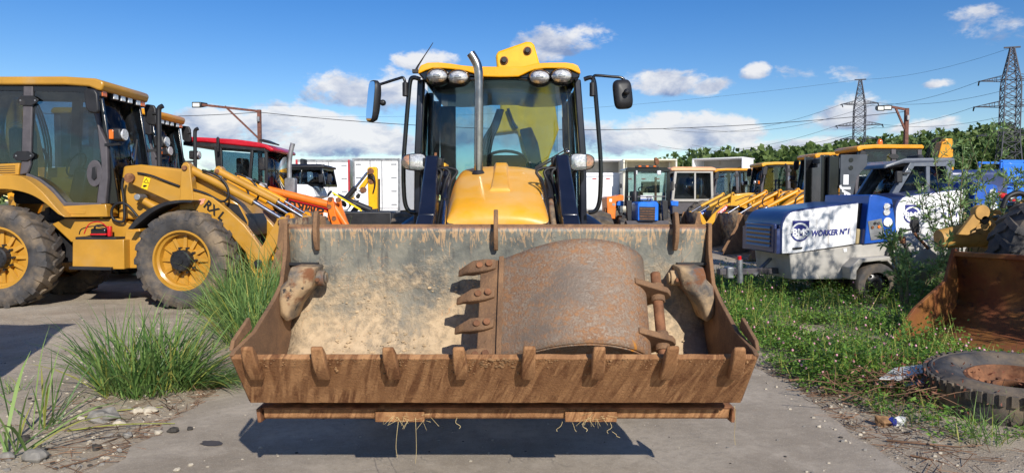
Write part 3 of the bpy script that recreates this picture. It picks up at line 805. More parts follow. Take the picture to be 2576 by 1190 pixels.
    for X, Y in ((497, 255), (618, 262), (1088, 262), (1215, 255)):
        c = PZ(Z2, X, Y, 6.1)
        lp = kid(hb().ell(c + Vector((0, .045, 0)), (.105, .09, .078), 20, 10), 'work_lamp', BLKG)
        hb().ell(c + Vector((0, .0, 0)), (.086, .05, .058), 20, 10).obj('lamp_reflector', CHR, lp)
        hb().bx(c.x - .03, c.x + .03, c.y - .052, c.y - .03, c.z - .012, c.z + .012).obj('lamp_bulb_guard', GALV, lp, bev=.006)
        hb().ell(c + Vector((0, -.006, 0)), (.094, .052, .066), 20, 10).obj('lamp_lens', LENS, lp)
        hb().cyl(c + Vector((0, .1, .0)), c + Vector((0, .12, .1)), .02).obj('lamp_bracket', BLK, lp)
    # head lamps on side brackets
    for s_ in (-1, 1):
        c = PZ(Z2, 365 if s_ < 0 else 1330, 750, 6.12)
        def shp(k, yy):
            o = []
            for i in range(24):
                a = 2 * math.pi * i / 24; x = .112 * math.copysign(abs(math.cos(a)) ** .6, math.cos(a)); z = .074 * math.copysign(abs(math.sin(a)) ** .7, math.sin(a))
                z *= 1 + .12 * x / .11 * -s_
                o.append(c + Vector((x * k, yy, z * k)))
            return o
        hl = kid(hb().loft([shp(.96, -.03), shp(1, -.02), shp(1, .03), shp(.7, .09)]), 'head_lamp', BLKG, sm=50)
        f = shp(.9, -.031); nA = [p for p in f if (p.x - c.x) * s_ < .035]
        ins = [Vector((min(max((p.x - c.x) * s_, -9), .035) * s_ + c.x, p.y, p.z)) for p in f]
        hb().loft([ins, [Vector((c.x + (p.x - c.x) * .6, p.y + .0, c.z + (p.z - c.z) * .6)) - Vector((0, .004, 0)) for p in ins]]).obj('reflector', CHR, hl)
        ins = [Vector((max((p.x - c.x) * s_, .042) * s_ + c.x, p.y - .001, p.z)) for p in f]
        hb().add(ins, [tuple(range(24))]).obj('indicator', mat('pale_amber', C(236, 158, 104), .25, coat=.4, var=.25, vs=60), hl)
        hb().loft([shp(.93, -.034), shp(.8, -.05), shp(.3, -.056)]).obj('lens', LENS, hl, sm=70)
        hb().cyl(c + Vector((-s_ * .05, .05, -.06)), c + Vector((-s_ * .08, .22, -.22)), .018).obj('lamp_arm', BLK, hl)
    # wiper
    a0, a1 = PZ(Z2, 1252, 690, 6.17), PZ(Z2, 1042, 802, 6.1)
    wp = kid(hb().tube([a0, a1], .009, 6).tube([a0 + Vector((.0, 0, .03)), a1 + Vector((.03, 0, .03))], .006, 6), 'wiper', BLK)
    hb().tube([PZ(Z2, 1222, 490, 6.18), PZ(Z2, 1226, 660, 6.16), PZ(Z2, 1240, 690, 6.16)], .008, 6).obj('wiper_blade', BLK, wp)
    hb().ell(a0, (.02, .02, .02), 8, 6).obj('wiper_pivot', STEEL, wp)
    # aerial
    kid(hb().tube([PZ(Z2, X, Y, 6.3) for X, Y in ((370, 225), (385, 195), (420, 140), (450, 95), (472, 60))], [.012, .009, .005, .004, .003], 6), 'aerial', BLK)
    kid(hb().box(PZ(Z2, 370, 226, 6.3), (.05, .05, .03)), 'aerial_base', BLK)
    # loader arms, rams, hoses and the yellow towers beside the bonnet
    for s_ in (-1, 1):
        f = lambda Xz, Yz, D: (lambda p: p)(PZ(ZH, Xz, Yz, D))
        if s_ < 0:
            aT, aB = PZ(ZH, 405, 205, 5.55), PZ(ZH, 330, 980, 4.85); tw = (545, 575)
        else:
            aT, aB = PZ(ZH, 2050, 195, 5.55), PZ(ZH, 2155, 980, 4.85); tw = (1905, 1945)
        aE = Vector((aB.x + s_ * .03, 4.2, .86))
        def arm(a_, c_, w0, w1, h_):
            d_ = (c_ - a_).normalized(); up = Vector((0, -d_.z, d_.y)).normalized()
            return hb().loft([[p + Vector((sx * w / 2, 0, 0)) + up * q * h_ / 2 for sx, q in ((-1, -1), (1, -1), (1, 1), (-1, 1))] for p, w in ((a_, w0), (a_.lerp(c_, .5), (w0 + w1) / 2), (c_, w1))])
        am = kid(arm(aT, aB, .10, .115, .2), 'loader_arm', NAVY, bev=.012)
        arm(aB, aE, .115, .12, .22).obj('arm_nose', NAVY, am, bev=.012)
        hb().box(aT + Vector((0, .03, .03)), (.15, .16, .07)).obj('arm_cap', BLK, am, bev=.01)
        off = Vector((-s_ * .105, 0, -.03))
        r0 = aT + off + Vector((0, .02, -.02)); r1 = aB + off + Vector((0, 0, .02))
        kid(hb().cyl(r0, r0.lerp(r1, .55), .033), 'lift_ram', NAVY if s_ < 0 else BLK, sm=60)
        kid(hb().cyl(r0.lerp(r1, .55), r1, .02), 'ram_rod', STEEL if s_ < 0 else DARKST, sm=60)
        q0 = PZ(ZH, tw[0], 165 if s_ < 0 else 185, 5.72); q1 = PZ(ZH, tw[1], 980, 5.72)
        kid(hb().bx(min(q0.x, q1.x), max(q0.x, q1.x), 5.66, 5.95, .9, q0.z), 'loader_tower', YELB if s_ < 0 else RUST, bev=.006)
        for k in range(3):
            x0 = aT.x + s_ * (.05 - .04 * k)
            kid(hb().tube(spl([(x0, 5.45, 1.72 - .03 * k), (x0 - s_ * .05, 5.38, 1.79), (x0 - s_ * (.13 + .02 * k), 5.36, 1.77), (x0 - s_ * .12, 5.3, 1.66), (aB.x - s_ * (.01 + .05 * k), 4.9, 1.34)], 5), .011, 7), 'hydraulic_hose', HOSE, sm=60)
        kid(hb().cyl((aT.x - s_ * .07, 5.42, 1.68), (aT.x - s_ * .074, 5.36, 1.6), .016, n=8), 'hose_fitting', STEEL)
    kid(hb().bar(PZ(ZH, 440, 30, 5.6), PZ(ZH, 425, 150, 5.6), .018, .01), 'sight_rod', RUST)
    # cab interior
    kid(hb().bx(xm - .24, xm + .24, 7.35, 7.5, 1.35, 2.02), 'seat_back', SEAT, bev=.05)
    kid(hb().bx(xm - .25, xm + .25, 6.95, 7.4, 1.25, 1.38), 'seat_cushion', SEAT, bev=.05)
    kid(hb().bx(xm - .22, xm + .3, 6.5, 6.75, 1.06, 1.86), 'dashboard', SKIN2, bev=.05)
    kid(hb().tube([(xm + .04 + .19 * math.cos(a), 6.82 + .17 * math.sin(a), 1.93 - .08 * math.sin(a)) for a in [2 * math.pi * k / 20 for k in range(20)]], .014, 6, closed=True), 'steering_wheel', BLK)
    kid(hb().bx(xm - .65, xm - .4, 6.9, 7.7, 1.06, 1.55), 'side_console', SKIN2, bev=.03)
    kid(hb().bx(xm + .42, xm + .65, 6.9, 7.7, 1.06, 1.6), 'side_console', SKIN2, bev=.03)
    kid(hb().bx(P(1121, 300, 7.6).x - .06, P(1146, 300, 7.6).x, 7.6, 7.66, 1.1, 2.55), 'rear_window_post', BLKG, bev=.01)
    # digging boom folded behind the cab
    bmP = [(833, 130), (850, 108), (1010, 52), (1040, 54), (1058, 70), (1094, 200), (1180, 430), (1200, 560), (1130, 760), (1100, 900), (1010, 900), (990, 700), (960, 570), (800, 590), (812, 560), (858, 450), (870, 300), (840, 200)]
    bm_ = kid(hb().px(bmP, 9.0, .34, Z2), 'digging_boom', YELB, bev=.03)
    for X, Y in ((883, 162), (1018, 106)):
        c = PZ(Z2, X, Y, 8.98); hb().cyl(c, c + Vector((0, .05, 0)), .052).obj('boom_pin', RUST, bm_, bev=.008); hb().cyl(c - Vector((0, .03, 0)), c + Vector((0, .05, 0)), .034).obj('pin_cap', BLK, bm_, bev=.008)
    kid(hb().px([(970, 560), (1040, 545), (1080, 640), (1110, 800), (1040, 800)], 8.8, .1, Z2), 'dipper_ram', BLKG, bev=.02)
    for k in range(4):
        kid(hb().tube(spl([PZ(Z2, 850 + 8 * k, 445, 8.9), PZ(Z2, 815 + 10 * k, 540, 8.9), PZ(Z2, 770 + 14 * k, 620, 8.85), PZ(Z2, 740 + 14 * k, 780, 8.8)], 5), .022, 7), 'boom_hose', HOSE, sm=60)
    kid(hb().bx(xm - .8, xm + .8, 8.55, 8.8, .6, 1.25), 'rear_frame', YELB, bev=.02)
    kid(hb().tube(spl([PZ(Z2, 905, 440, 8.95), PZ(Z2, 935, 520, 8.95), PZ(Z2, 960, 555, 8.95)], 4), .02, 6), 'boom_cable', HOSE)


hero_body()


# ------------------------------------------------------------------ rusty digging bucket lying in the loader bucket
def digging_bucket():
    org = Vector((.32, 3.62, .62))
    T = thing('digging_bucket', 'rusty narrow digging bucket lying with teeth sideways inside the loader bucket', 'bucket', org)
    th = R(34); A = Vector((.02, math.sin(th), math.cos(th))).normalized(); N = Vector((0, -math.cos(th), math.sin(th))); U = Vector((1, 0, .0))
    base = Vector((P(1450, 880, 3.45).x, 3.45, .775))
    Lw = .565
    def pt(u, n, a): return base + U * (u * 1.03) + N * (n * .95) + A * a
    k = 3.52 / F
    sh = [(-.372, -.02), (-.30, .035), (-.22, .10), (-.12, .165), (-.02, .20), (.08, .205), (.18, .175), (.27, .115), (.335, .03), (.36, -.06), (.35, -.14), (.31, -.2)]
    sh = [(p.x, p.y) for p in spl([(a, c, 0) for a, c in sh], 4)]
    def bb(): return B(org)
    b = bb()
    b.loft([[pt(u, n, Lw * q / 14) for u, n in sh] for q in range(15)], False, False)
    shell = b.obj('shell', WORN, T, solid=.02, sm=60)
    for a0, a1 in ((-.006, .014), (Lw - .014, Lw + .006)):
        pl = sh + [(.1, -.2), (-.2, -.12)]
        bb().loft([[pt(u * .985, n - .006, a0) for u, n in pl], [pt(u * .985, n - .006, a1) for u, n in pl]]).obj('side_plate', WORN, T, bev=.003)
    # cutting edge strip and flat lip
    bb().loft([[pt(-.372, -.035, 0), pt(-.372, -.008, 0), pt(-.48, -.055, 0), pt(-.48, -.075, 0)], [pt(-.372, -.035, Lw), pt(-.372, -.008, Lw), pt(-.48, -.055, Lw), pt(-.48, -.075, Lw)]]).obj('lip_plate', PLATE, T, bev=.004)
    bb().loft([[pt(-.385, -.03, -.012), pt(-.36, -.03, -.012), pt(-.36, .014, -.012), pt(-.385, .006, -.012)], [pt(-.385, -.03, Lw + .01), pt(-.36, -.03, Lw + .01), pt(-.36, .014, Lw + .01), pt(-.385, .006, Lw + .01)]]).obj('wear_strip', PLATE, T, bev=.003)
    for q in range(4):
        a = .03 + q * (Lw - .06) / 3
        rr = []
        for u, n, w, t_ in ((-.40, -.02, .026, .02), (-.45, -.035, .036, .024), (-.52, -.058, .036, .026), (-.56, -.085, .024, .02), (-.60, -.125, .02, .008)):
            rr.append([pt(u, n + t_, a - w), pt(u, n + t_, a + w), pt(u, n - t_, a + w), pt(u, n - t_, a - w)])
        t_ = bb().loft(rr).obj('tooth', PLATE, T, bev=.007, sm=60)
        for u in (-.435, -.485):
            c = pt(u, -.01 + (u + .435) * .4, a); bb().cyl(c, c + N * .018, .018, n=10).obj('tooth_bolt', RUST, t_, bev=.003)
    # hinge lugs and pin at the other end
    for a0 in (.09, .36):
        lug = [(.29, .12), (.36, .075), (.47, .005), (.492, -.04), (.485, -.075), (.45, -.105), (.38, -.17), (.29, -.2)]
        lo = bb().loft([[pt(u, n, a0) for u, n in lug], [pt(u, n, a0 + .032) for u, n in lug]]).obj('hinge_lug', PLATE, T, bev=.004)
        c = pt(.425, -.05, a0 - .03); bb().cyl(c, pt(.425, -.05, a0 + .07), .038, n=20).obj('boss', PLATE, lo, bev=.004)
    bb().cyl(pt(.425, -.05, .0), pt(.425, -.05, .5), .027, n=18).obj('hinge_pin', RUST, T, bev=.004)
    return T


digging_bucket()

# ------------------------------------------------------------------ the ochre backhoe on the left, also the pattern for its relatives
ZA = zoomer(0, 280, 1200, 1400)
Z5 = zoomer(550, 500, 1150, 1098)
Z7 = zoomer(700, 350, 1700, 1983)


def backhoe_pattern():
    YC = 10.95
    org = Vector((P(11, 600, 10.2).x, YC, 0))
    T = thing('backhoe_loader', 'ochre backhoe loader with grey door frame parked side-on beside tall grass', 'backhoe', org, 0, 'backhoe loaders parked in the yard')
    bb = lambda: B(org)
    A = lambda X, Y, D: P(*ZA(X, Y), D)
    def kid(b, nm, m_, **k): return b.obj(nm, m_, k.pop('par', T), **k)
    def both(nm, pts, Y, dep, m_, par=None, **k):
        out = []
        q = [A(x, y, Y) for x, y in pts]
        for s_ in (0, 1):
            y0, y1 = (Y, Y + dep) if s_ == 0 else (2 * YC - Y, 2 * YC - Y - dep)
            b = bb(); b.loft([[(p.x, y0, p.z) for p in q], [(p.x, y1, p.z) for p in q]])
            out.append(b.obj(nm, m_, T if par is None else par[s_], **k))
        return out
    def tubes(nm, pts, Y, r, m_, n=10, smooth=0):
        for yy in (Y, 2 * YC - Y):
            q = [A(x, y, Y) for x, y in pts]; q = [Vector((p.x, yy, p.z)) for p in q]
            kid(bb().tube(spl(q, smooth) if smooth else q, r, n), nm, m_, sm=60)
    # chassis
    c = A(870, 895, 10.2)
    kid(bb().bx(org.x - 1.0, c.x + .35, YC - .36, YC + .36, .62, 1.12), 'chassis', BLK, bev=.03)
    kid(bb().cyl((c.x, 10.2, .72), (c.x, 11.7, .72), .11), 'front_axle', OCH)
    kid(bb().cyl((org.x, 10.2, .74), (org.x, 11.7, .74), .13), 'rear_axle', OCH)
    for yy, fl in ((10.22, False), (2 * YC - 10.22, True)):
        wheel(T, Vector((c.x, yy, .70)) - org, .715, .43, .42, OCH, 21, style='spoke', flip=fl, rz=R(-5))
        wheel(T, Vector((org.x, yy, .74)) - org, .745, .46, .43, OCH, 20, style='spoke', flip=fl)
    # tool box and steps
    both('tool_box', [(337, 787), (575, 787), (578, 925), (335, 925)], 10.14, .36, OCH, bev=.012)
    both('step_plate', [(320, 912), (515, 916), (515, 930), (320, 926)], 10.08, .42, BLK, bev=.004)
    both('frame_box', [(580, 750), (655, 750), (652, 920), (578, 922)], 10.3, .4, OCH, bev=.015)
    both('side_frame', [(240, 715), (300, 690), (545, 690), (650, 735), (660, 800), (330, 800)], 10.42, .3, OCH, bev=.015)
    both('box_lid', [(350, 775), (535, 777), (540, 791), (350, 789)], 10.15, .3, BLK, bev=.004)
    # rear wing
    out = spl([(-230, 690, 0), (-190, 590, 0), (-120, 520, 0), (0, 488, 0), (100, 496, 0), (185, 555, 0), (250, 628, 0), (302, 684, 0)], 4)
    inn = spl([(270, 670, 0), (190, 605, 0), (110, 568, 0), (0, 553, 0), (-110, 580, 0), (-170, 640, 0), (-190, 690, 0)], 4)
    both('rear_wing', [(p.x, p.y) for p in out + inn], 10.12, .55, OCH, bev=.02)
    both('vent_panel', [(-30, 437), (90, 432), (86, 486), (-30, 487)], 10.33, .05, OCH, bev=.008)
    for k in range(4): both('vent_slot', [(-20, 447 + 10 * k), (70, 445 + 10 * k), (70, 448 + 10 * k), (-20, 450 + 10 * k)], 10.325, .004, BLK)
    # cab
    both('cab_sill', [(285, 632), (492, 622), (500, 682), (302, 684)], 10.3, .3, OCH, bev=.012)
    both('sill_step', [(320, 650), (395, 650), (395, 668), (320, 668)], 10.294, .01, OCH, bev=.003)
    both('centre_pillar', [(108, 75), (152, 75), (140, 440), (126, 480), (90, 487), (98, 430)], 10.34, .09, GREYP, bev=.012)
    both('front_pillar', [(404, 90), (440, 90), (462, 270), (496, 340), (500, 500), (490, 622), (446, 622), (470, 440), (452, 270)], 10.34, .09, GREYP, bev=.014)
    both('door_sill_frame', [(122, 478), (180, 502), (240, 546), (302, 614), (470, 618), (470, 634), (288, 632), (228, 562), (172, 520), (116, 494)], 10.34, .08, GREYP, bev=.01)
    both('door_glass', [(152, 78), (404, 92), (452, 262), (470, 430), (447, 620), (302, 614), (240, 546), (180, 502), (126, 480), (140, 440)], 10.37, .006, GLT)
    both('rear_pillar', [(-140, 75), (-100, 75), (-90, 430), (-130, 440)], 10.36, .08, GREYP, bev=.012)
    both('rear_side_glass', [(-100, 78), (108, 78), (98, 430), (-90, 436)], 10.38, .006, GLT)
    both('window_band', [(-100, 74), (404, 78), (412, 104), (-100, 92)], 10.36, .01, BLKG)
    hs = []
    for hx, hy in ((130, 141), (110, 398)):
        hs.append(both('hinge', [(hx - 48, hy - 8), (hx - 30, hy - 22), (hx + 20, hy - 22), (hx + 48, hy - 4), (hx + 44, hy + 8), (hx + 15, hy + 24), (hx - 35, hy + 22), (hx - 50, hy + 8)], 10.315, .02, BLK, bev=.004))
        for dx in (-36, 32):
            q = A(hx + dx, hy, 10.312); kid(bb().cyl(q, q + Vector((0, .01, 0)), .012, n=8), 'hinge_bolt', GALV, par=hs[-1][0])
    ell = [(438 + 36 * math.cos(a), 480 + 62 * math.sin(a)) for a in [2 * math.pi * k / 20 for k in range(20)]]
    hh = both('door_lock_panel', ell, 10.335, .03, GREYP, bev=.006)
    both('door_handle', [(428, 452), (444, 448), (448, 500), (436, 512), (424, 500)], 10.318, .016, BLK, par=hh, bev=.005)
    roofp = [(-165, 50), (-150, 30), (300, 29), (440, 38), (475, 50), (482, 66), (470, 96), (450, 92), (412, 76), (300, 68), (-160, 68)]
    q = [A(x, y, 10.3) for x, y in roofp]
    rf = kid(bb().loft([[(p.x, 10.3, p.z) for p in q], [(p.x, 2 * YC - 10.3, p.z) for p in q]]), 'roof', OCH, bev=.03, seg=3)
    q = [A(x, y, 10.4) for x, y in [(-140, 64), (415, 72), (462, 96), (455, 118), (400, 100), (-135, 84)]]
    kid(bb().loft([[(p.x, 10.4, p.z) for p in q], [(p.x, 2 * YC - 10.4, p.z) for p in q]]), 'roof_lining', BLK, bev=.01)
    # lamps along the roof front
    xf = A(470, 80, 10.4)
    for k, yy in enumerate((10.42, 10.72, 10.92, 11.12, 11.36, 11.5)):
        cc = Vector((xf.x - .0, yy, xf.z - .085))
        lp = kid(bb().bx(cc.x - .09, cc.x + .03, yy - .075, yy + .075, cc.z - .06, cc.z + .06), 'roof_lamp', BLK, bev=.015)
        kid(bb().bx(cc.x + .025, cc.x + .04, yy - .062, yy + .062, cc.z - .048, cc.z + .048), 'lamp_lens', AMB if k in (0, 5) else CHR, par=lp, bev=.01)
    # windscreen and back window
    t0, t1 = A(466, 108, 10.42), A(548, 622, 10.42)
    for nm, a0, a1 in (('windscreen', t0, t1), ('back_window', A(-120, 84, 10.42), A(-130, 436, 10.42))):
        kid(bb().loft([[(a0.x, yy, a0.z), (a1.x, yy, a1.z)] for yy in (10.44, 2 * YC - 10.44)], False, False), nm, GLT, solid=.006)
    both('screen_post', [(446, 100), (470, 100), (552, 622), (500, 622), (500, 400)], 10.4, .05, BLKG, bev=.01)
    wq = [A(520, 480, 10.9), A(500, 300, 10.95)]
    kid(bb().bar((t1.x - .03, 10.95, 2.05), (t0.x + .11, 11.2, 2.5), .02, .02), 'wiper', BLK)
    # interior
    s0 = A(250, 560, 10.9)
    kid(bb().bx(s0.x - .55, s0.x - .4, YC - .24, YC + .24, 1.65, 2.65), 'seat_back', SEAT, bev=.05)
    kid(bb().bx(s0.x - .5, s0.x + .05, YC - .25, YC + .25, 1.5, 1.68), 'seat_cushion', SEAT, bev=.05)
    kid(bb().bx(s0.x + .38, s0.x + .62, YC - .32, YC + .3, 1.2, 2.05, Euler((0, R(14), 0))), 'dashboard', BLK, bev=.05)
    kid(bb().tube([(s0.x + .33 + .09 * math.cos(a), YC + .2 * math.sin(a), 2.1 + .17 * math.cos(a)) for a in [2 * math.pi * k / 18 for k in range(18)]], .015, 6, closed=True), 'steering_wheel', BLK)
    kid(bb().bx(A(-120, 500, 10.4).x, A(520, 500, 10.4).x, 10.5, 2 * YC - 10.5, 1.12, 1.22), 'cab_floor', BLK)
    # bonnet
    hp = [(572, 446), (650, 438), (860, 462), (1000, 535), (1110, 620), (1150, 700), (1148, 770), (1000, 790), (880, 760), (700, 700), (548, 690), (556, 560)]
    q = [A(x, y, 10.52) for x, y in hp]
    bn = kid(bb().loft([[(p.x, 10.52, p.z) for p in q], [(p.x, 2 * YC - 10.52, p.z) for p in q]]), 'bonnet', OCH, bev=.035, seg=3)
    both('bonnet_grille', [(1040, 612), (1105, 625), (1146, 705), (1146, 768), (1110, 740)], 10.51, .02, BLK, par=[bn, bn])
    q = [A(x, y, 10.56) for x, y in [(1112, 618), (1156, 700), (1154, 770), (1130, 770), (1135, 705), (1100, 625)]]
    kid(bb().loft([[(p.x, 10.56, p.z) for p in q], [(p.x, 2 * YC - 10.56, p.z) for p in q]]), 'front_grille', BLK)
    kid(bb().bx(c.x - .1, c.x + .5, YC - .3, YC + .3, .8, 1.3), 'nose_frame', OCH, bev=.03)
    e = A(740, 442, 10.75)
    kid(bb().tube([A(740, 446, 10.75)] + spl([A(739, 300, 10.75), A(738, 200, 10.75), A(742, 176, 10.75), A(757, 167, 10.75)], 4), .036, 12), 'exhaust_stack', BLK, sm=60)
    # loader: lift arms, towers, rams
    arm = [(583, 488), (600, 478), (640, 478), (838, 545), (896, 565), (990, 592), (1060, 650), (1135, 718), (1214, 824), (1290, 690), (1308, 680), (1335, 690), (1340, 715), (1240, 895), (1248, 955), (1205, 985), (1165, 925), (1140, 845), (1060, 752), (940, 672), (850, 640), (800, 615), (605, 528), (583, 510)]
    arms = both('lift_arm', arm, 10.32, .12, OCH, bev=.012)
    both('loader_tower', [(842, 446), (852, 430), (866, 427), (882, 440), (900, 610), (905, 650), (832, 650)], 10.30, .16, OCH, bev=.012)
    for (x0, y0, r_, nm, m_) in ((604, 502, .07, 'pivot_pin', RUST), (642, 590, .045, 'pivot_pin', GALV), (860, 455, .035, 'pivot_pin', RUST), (1305, 705, .035, 'pivot_pin', RUST), (1200, 897, .055, 'pivot_pin', BLK)):
        for yy, d_ in ((10.285, 1), (2 * YC - 10.285, -1)):
            p = A(x0, y0, 10.3); kid(bb().cyl((p.x, yy - .02 * d_, p.z), (p.x, yy + .2 * d_, p.z), r_), nm, m_, bev=.006)
    tubes('tilt_ram', [(866, 450), (1180, 612)], 10.42, .062, OCH, 14)
    tubes('tilt_rod', [(1176, 610), (1308, 690)], 10.42, .03, STEEL, 12)
    tubes('lift_ram', [(640, 590), (830, 700)], 10.44, .055, OCH, 14)
    tubes('hose', [(640, 478), (700, 490), (780, 520), (835, 540)], 10.30, .016, HOSE, 8, 5)
    tubes('hose', [(895, 555), (960, 575), (1030, 610), (1060, 590), (1055, 540), (1010, 490), (940, 465)], 10.34, .018, HOSE, 8, 5)
    tubes('hose', [(575, 500), (568, 540), (575, 600), (578, 690), (560, 705), (525, 690), (520, 650), (545, 620), (590, 625), (640, 680)], 10.34, .02, HOSE, 8, 5)
    both('hose_fitting', [(1000, 482), (1030, 495), (1028, 502), (998, 489)], 10.33, .03, GALV)
    # front mudguard
    o_ = spl([(592, 738, 0), (640, 682, 0), (700, 640, 0), (770, 612, 0), (850, 603, 0), (895, 606, 0)], 4); i_ = spl([(888, 618, 0), (845, 616, 0), (775, 628, 0), (710, 660, 0), (655, 705, 0), (615, 740, 0)], 4)
    both('mudguard', [(p.x, p.y) for p in o_ + i_], 10.02, .42, BLK, bev=.006)
    # mirror and front side lamp
    m0 = both('mirror', [(386, 96), (398, 84), (440, 90), (452, 110), (458, 188), (448, 202), (410, 196), (396, 176)], 10.1, .06, BLK, bev=.02)
    tubes('mirror_arm', [(448, 140), (470, 140)], 10.16, .022, BLK, 8)
    for yy, d_ in ((10.32, 1), (2 * YC - 10.32, -1)):
        p = A(548, 300, 10.3)
        hl = kid(bb().bx(p.x - .1, p.x + .08, yy - .09, yy + .09, p.z - .09, p.z + .09), 'head_lamp', BLK, bev=.03)
        kid(bb().cyl((p.x + .07, yy, p.z), (p.x + .1, yy, p.z), .08, n=18), 'lamp_lens', CHR, par=hl)
        kid(bb().bx(p.x - .085, p.x - .02, yy - .098 * d_ - .008, yy - .098 * d_ + .008, p.z - .07, p.z + .06), 'indicator', AMB, par=hl, bev=.006)
        kid(bb().bar((p.x - .3, yy + .06 * d_, p.z - .15), (p.x + .02, yy, p.z - .13), .05, .04), 'lamp_arm', BLK)
    # loader bucket hanging at the front
    bp = [(1300, 700), (1345, 700), (1330, 830), (1290, 960), (1330, 1050), (1480, 1085), (1560, 1092), (1480, 1108), (1300, 1078), (1220, 990), (1235, 850)]
    q = [A(x, y, 10.3) for x, y in [(1340, 690), (1330, 830), (1290, 960), (1330, 1060), (1560, 1090)]]
    bk = kid(bb().loft([[(p.x, yy, p.z) for p in q] for yy in (9.95, 2 * YC - 9.95)], False, False), 'bucket', MATS['dark_worn_steel'], solid=.03)
    for yy in (9.95, 2 * YC - 9.95):
        q = [A(x, y, 10.3) for x, y in [(1340, 690), (1370, 690), (1400, 820), (1560, 1090), (1330, 1066), (1282, 960), (1322, 830)]]
        kid(bb().loft([[(p.x, yy - .012, p.z) for p in q], [(p.x, yy + .012, p.z) for p in q]]), 'bucket_side', PLATE, par=bk)
    # rear digging boom folded upright, stabiliser frame
    xr = org.x - 1.15
    kid(bb().bx(xr - .12, xr + .2, YC - .95, YC + .95, .45, 1.15), 'rear_frame', OCH, bev=.02)
    bo = kid(bb().pr([(xr - .45, 1.1), (xr - .1, 1.0), (xr + .02, 1.9), (xr - .15, 2.9), (xr - .28, 3.45), (xr - .5, 3.5), (xr - .58, 3.3), (xr - .45, 2.4)], 1, YC - .15, YC + .15), 'digging_boom', OCH, bev=.02)
    kid(bb().pr([(xr - .62, 1.0), (xr - .5, .9), (xr - .42, 2.2), (xr - .40, 3.55), (xr - .62, 3.55), (xr - .72, 2.2)], 1, YC - .11, YC + .11), 'dipper_arm', OCH, bev=.02)
    kid(bb().cyl((xr + .05, YC - .05, 1.5), (xr - .2, YC - .05, 2.4), .07), 'boom_ram', OCH); kid(bb().cyl((xr - .2, YC - .05, 2.4), (xr - .36, YC - .05, 3.3), .035), 'boom_rod', STEEL)
    for k in range(3): kid(bb().tube(spl([(xr + .05, YC - .1 + .08 * k, 1.6), (xr + .12, YC - .1 + .08 * k, 2.6), (xr - .1, YC - .1 + .08 * k, 3.45), (xr - .4, YC - .1 + .08 * k, 3.6)], 5), .018, 6), 'boom_hose', HOSE, sm=60)
    kid(bb().pr([(xr - .95, .55), (xr - .55, .35), (xr - .5, .95), (xr - .75, 1.0)], 1, YC - .3, YC + .3), 'digging_bucket', RUST, bev=.01)
    return T, org, A


PAT, PAT_O, PA = backhoe_pattern()
MIR180 = math.pi

# print on the left machine only
_lp = lambda X, Y, D: PA(X, Y, D) - PAT_O
text('RX L', PRB, PAT, _lp(997, 654, 10.313), (R(90), R(39), 0), .17, width=.34, bold=.006)
text('4', mat('faded_pink_print', C(232, 160, 130), .6, var=.1), PAT, _lp(937, 609, 10.313), (R(90), R(39), 0), .13, bold=.01)
st = B(PAT_O).px([(672, 494), (700, 504), (684, 557), (656, 547)], 10.312, .004, ZA).obj('warning_sticker', PRY, PAT)
B(PAT_O).px([(681, 502), (692, 528), (666, 522)], 10.309, .002, ZA).obj('warning_triangle', PRB, st)
B(PAT_O).px([(681, 508), (688, 525), (671, 520)], 10.307, .002, ZA).obj('triangle_fill', PRY, st)
B(PAT_O).px([(663, 538), (672, 533), (683, 536), (681, 541), (668, 545)], 10.309, .002, ZA).obj('sticker_mark', PRB, st)

# jump starter lying on the tool box
jo = P(*ZA(465, 776), 10.25); T = thing('jump_starter', 'small red and black battery booster on the yellow tool box', 'battery booster', jo)
B(jo).bx(jo.x - .11, jo.x + .11, 10.2, 10.34, jo.z + .002, jo.z + .125).obj('case', BLKG, T, bev=.02)
B(jo).bx(jo.x - .115, jo.x + .115, 10.195, 10.345, jo.z + .03, jo.z + .055).obj('red_band', REDL, T, bev=.005)
B(jo).tube(spl([(jo.x - .09, 10.27, jo.z + .12), (jo.x - .06, 10.27, jo.z + .165), (jo.x + .06, 10.27, jo.z + .165), (jo.x + .09, 10.27, jo.z + .12)], 4), .014, 7).obj('handle', BLK, T)
B(jo).bx(jo.x + .12, jo.x + .17, 10.22, 10.28, jo.z + .01, jo.z + .16).obj('clamp', REDL, T, bev=.01)
B(jo).tube(spl([(jo.x + .12, 10.25, jo.z + .13), (jo.x + .02, 10.22, jo.z + .22), (jo.x - .12, 10.2, jo.z + .19), (jo.x - .2, 10.2, jo.z + .05)], 5), .008, 6).obj('cable', REDL, T)
B(jo).tube(spl([(jo.x + .1, 10.25, jo.z + .12), (jo.x - .05, 10.2, jo.z + .16), (jo.x - .24, 10.22, jo.z + .12), (jo.x - .3, 10.25, jo.z + .04)], 5), .008, 6).obj('cable', BLK, T)

GRP = 'backhoe loaders parked in the yard'


def relative(loc, rz, label, scale=1., swap=None, skip=('lettering', 'warning_sticker')):
    o = copy_tree(PAT, None, swap, skip)
    o.location = loc; o.rotation_euler = (0, 0, rz); o.scale = (scale,) * 3; o['label'] = label; o['group'] = GRP
    return o


AMBER = mat('deep_yellow_paint', C(236, 160, 20, .9), .36, coat=.25, var=.06, layers=[(C(170, 130, 70), 2.5, .56, .95)])
relative(PAT_O + Vector((-.95, 3.35, 0)), 0, 'yellow backhoe loader parked behind the ochre one, mostly hidden', 1, {'ochre_paint': AMBER}, ('lettering', 'warning_sticker', 'bucket'))
relative(Vector((-14.2, 23.5, 0)), R(4), 'yellow roofed backhoe beyond the red cab loader', .92, {'ochre_paint': YEL})


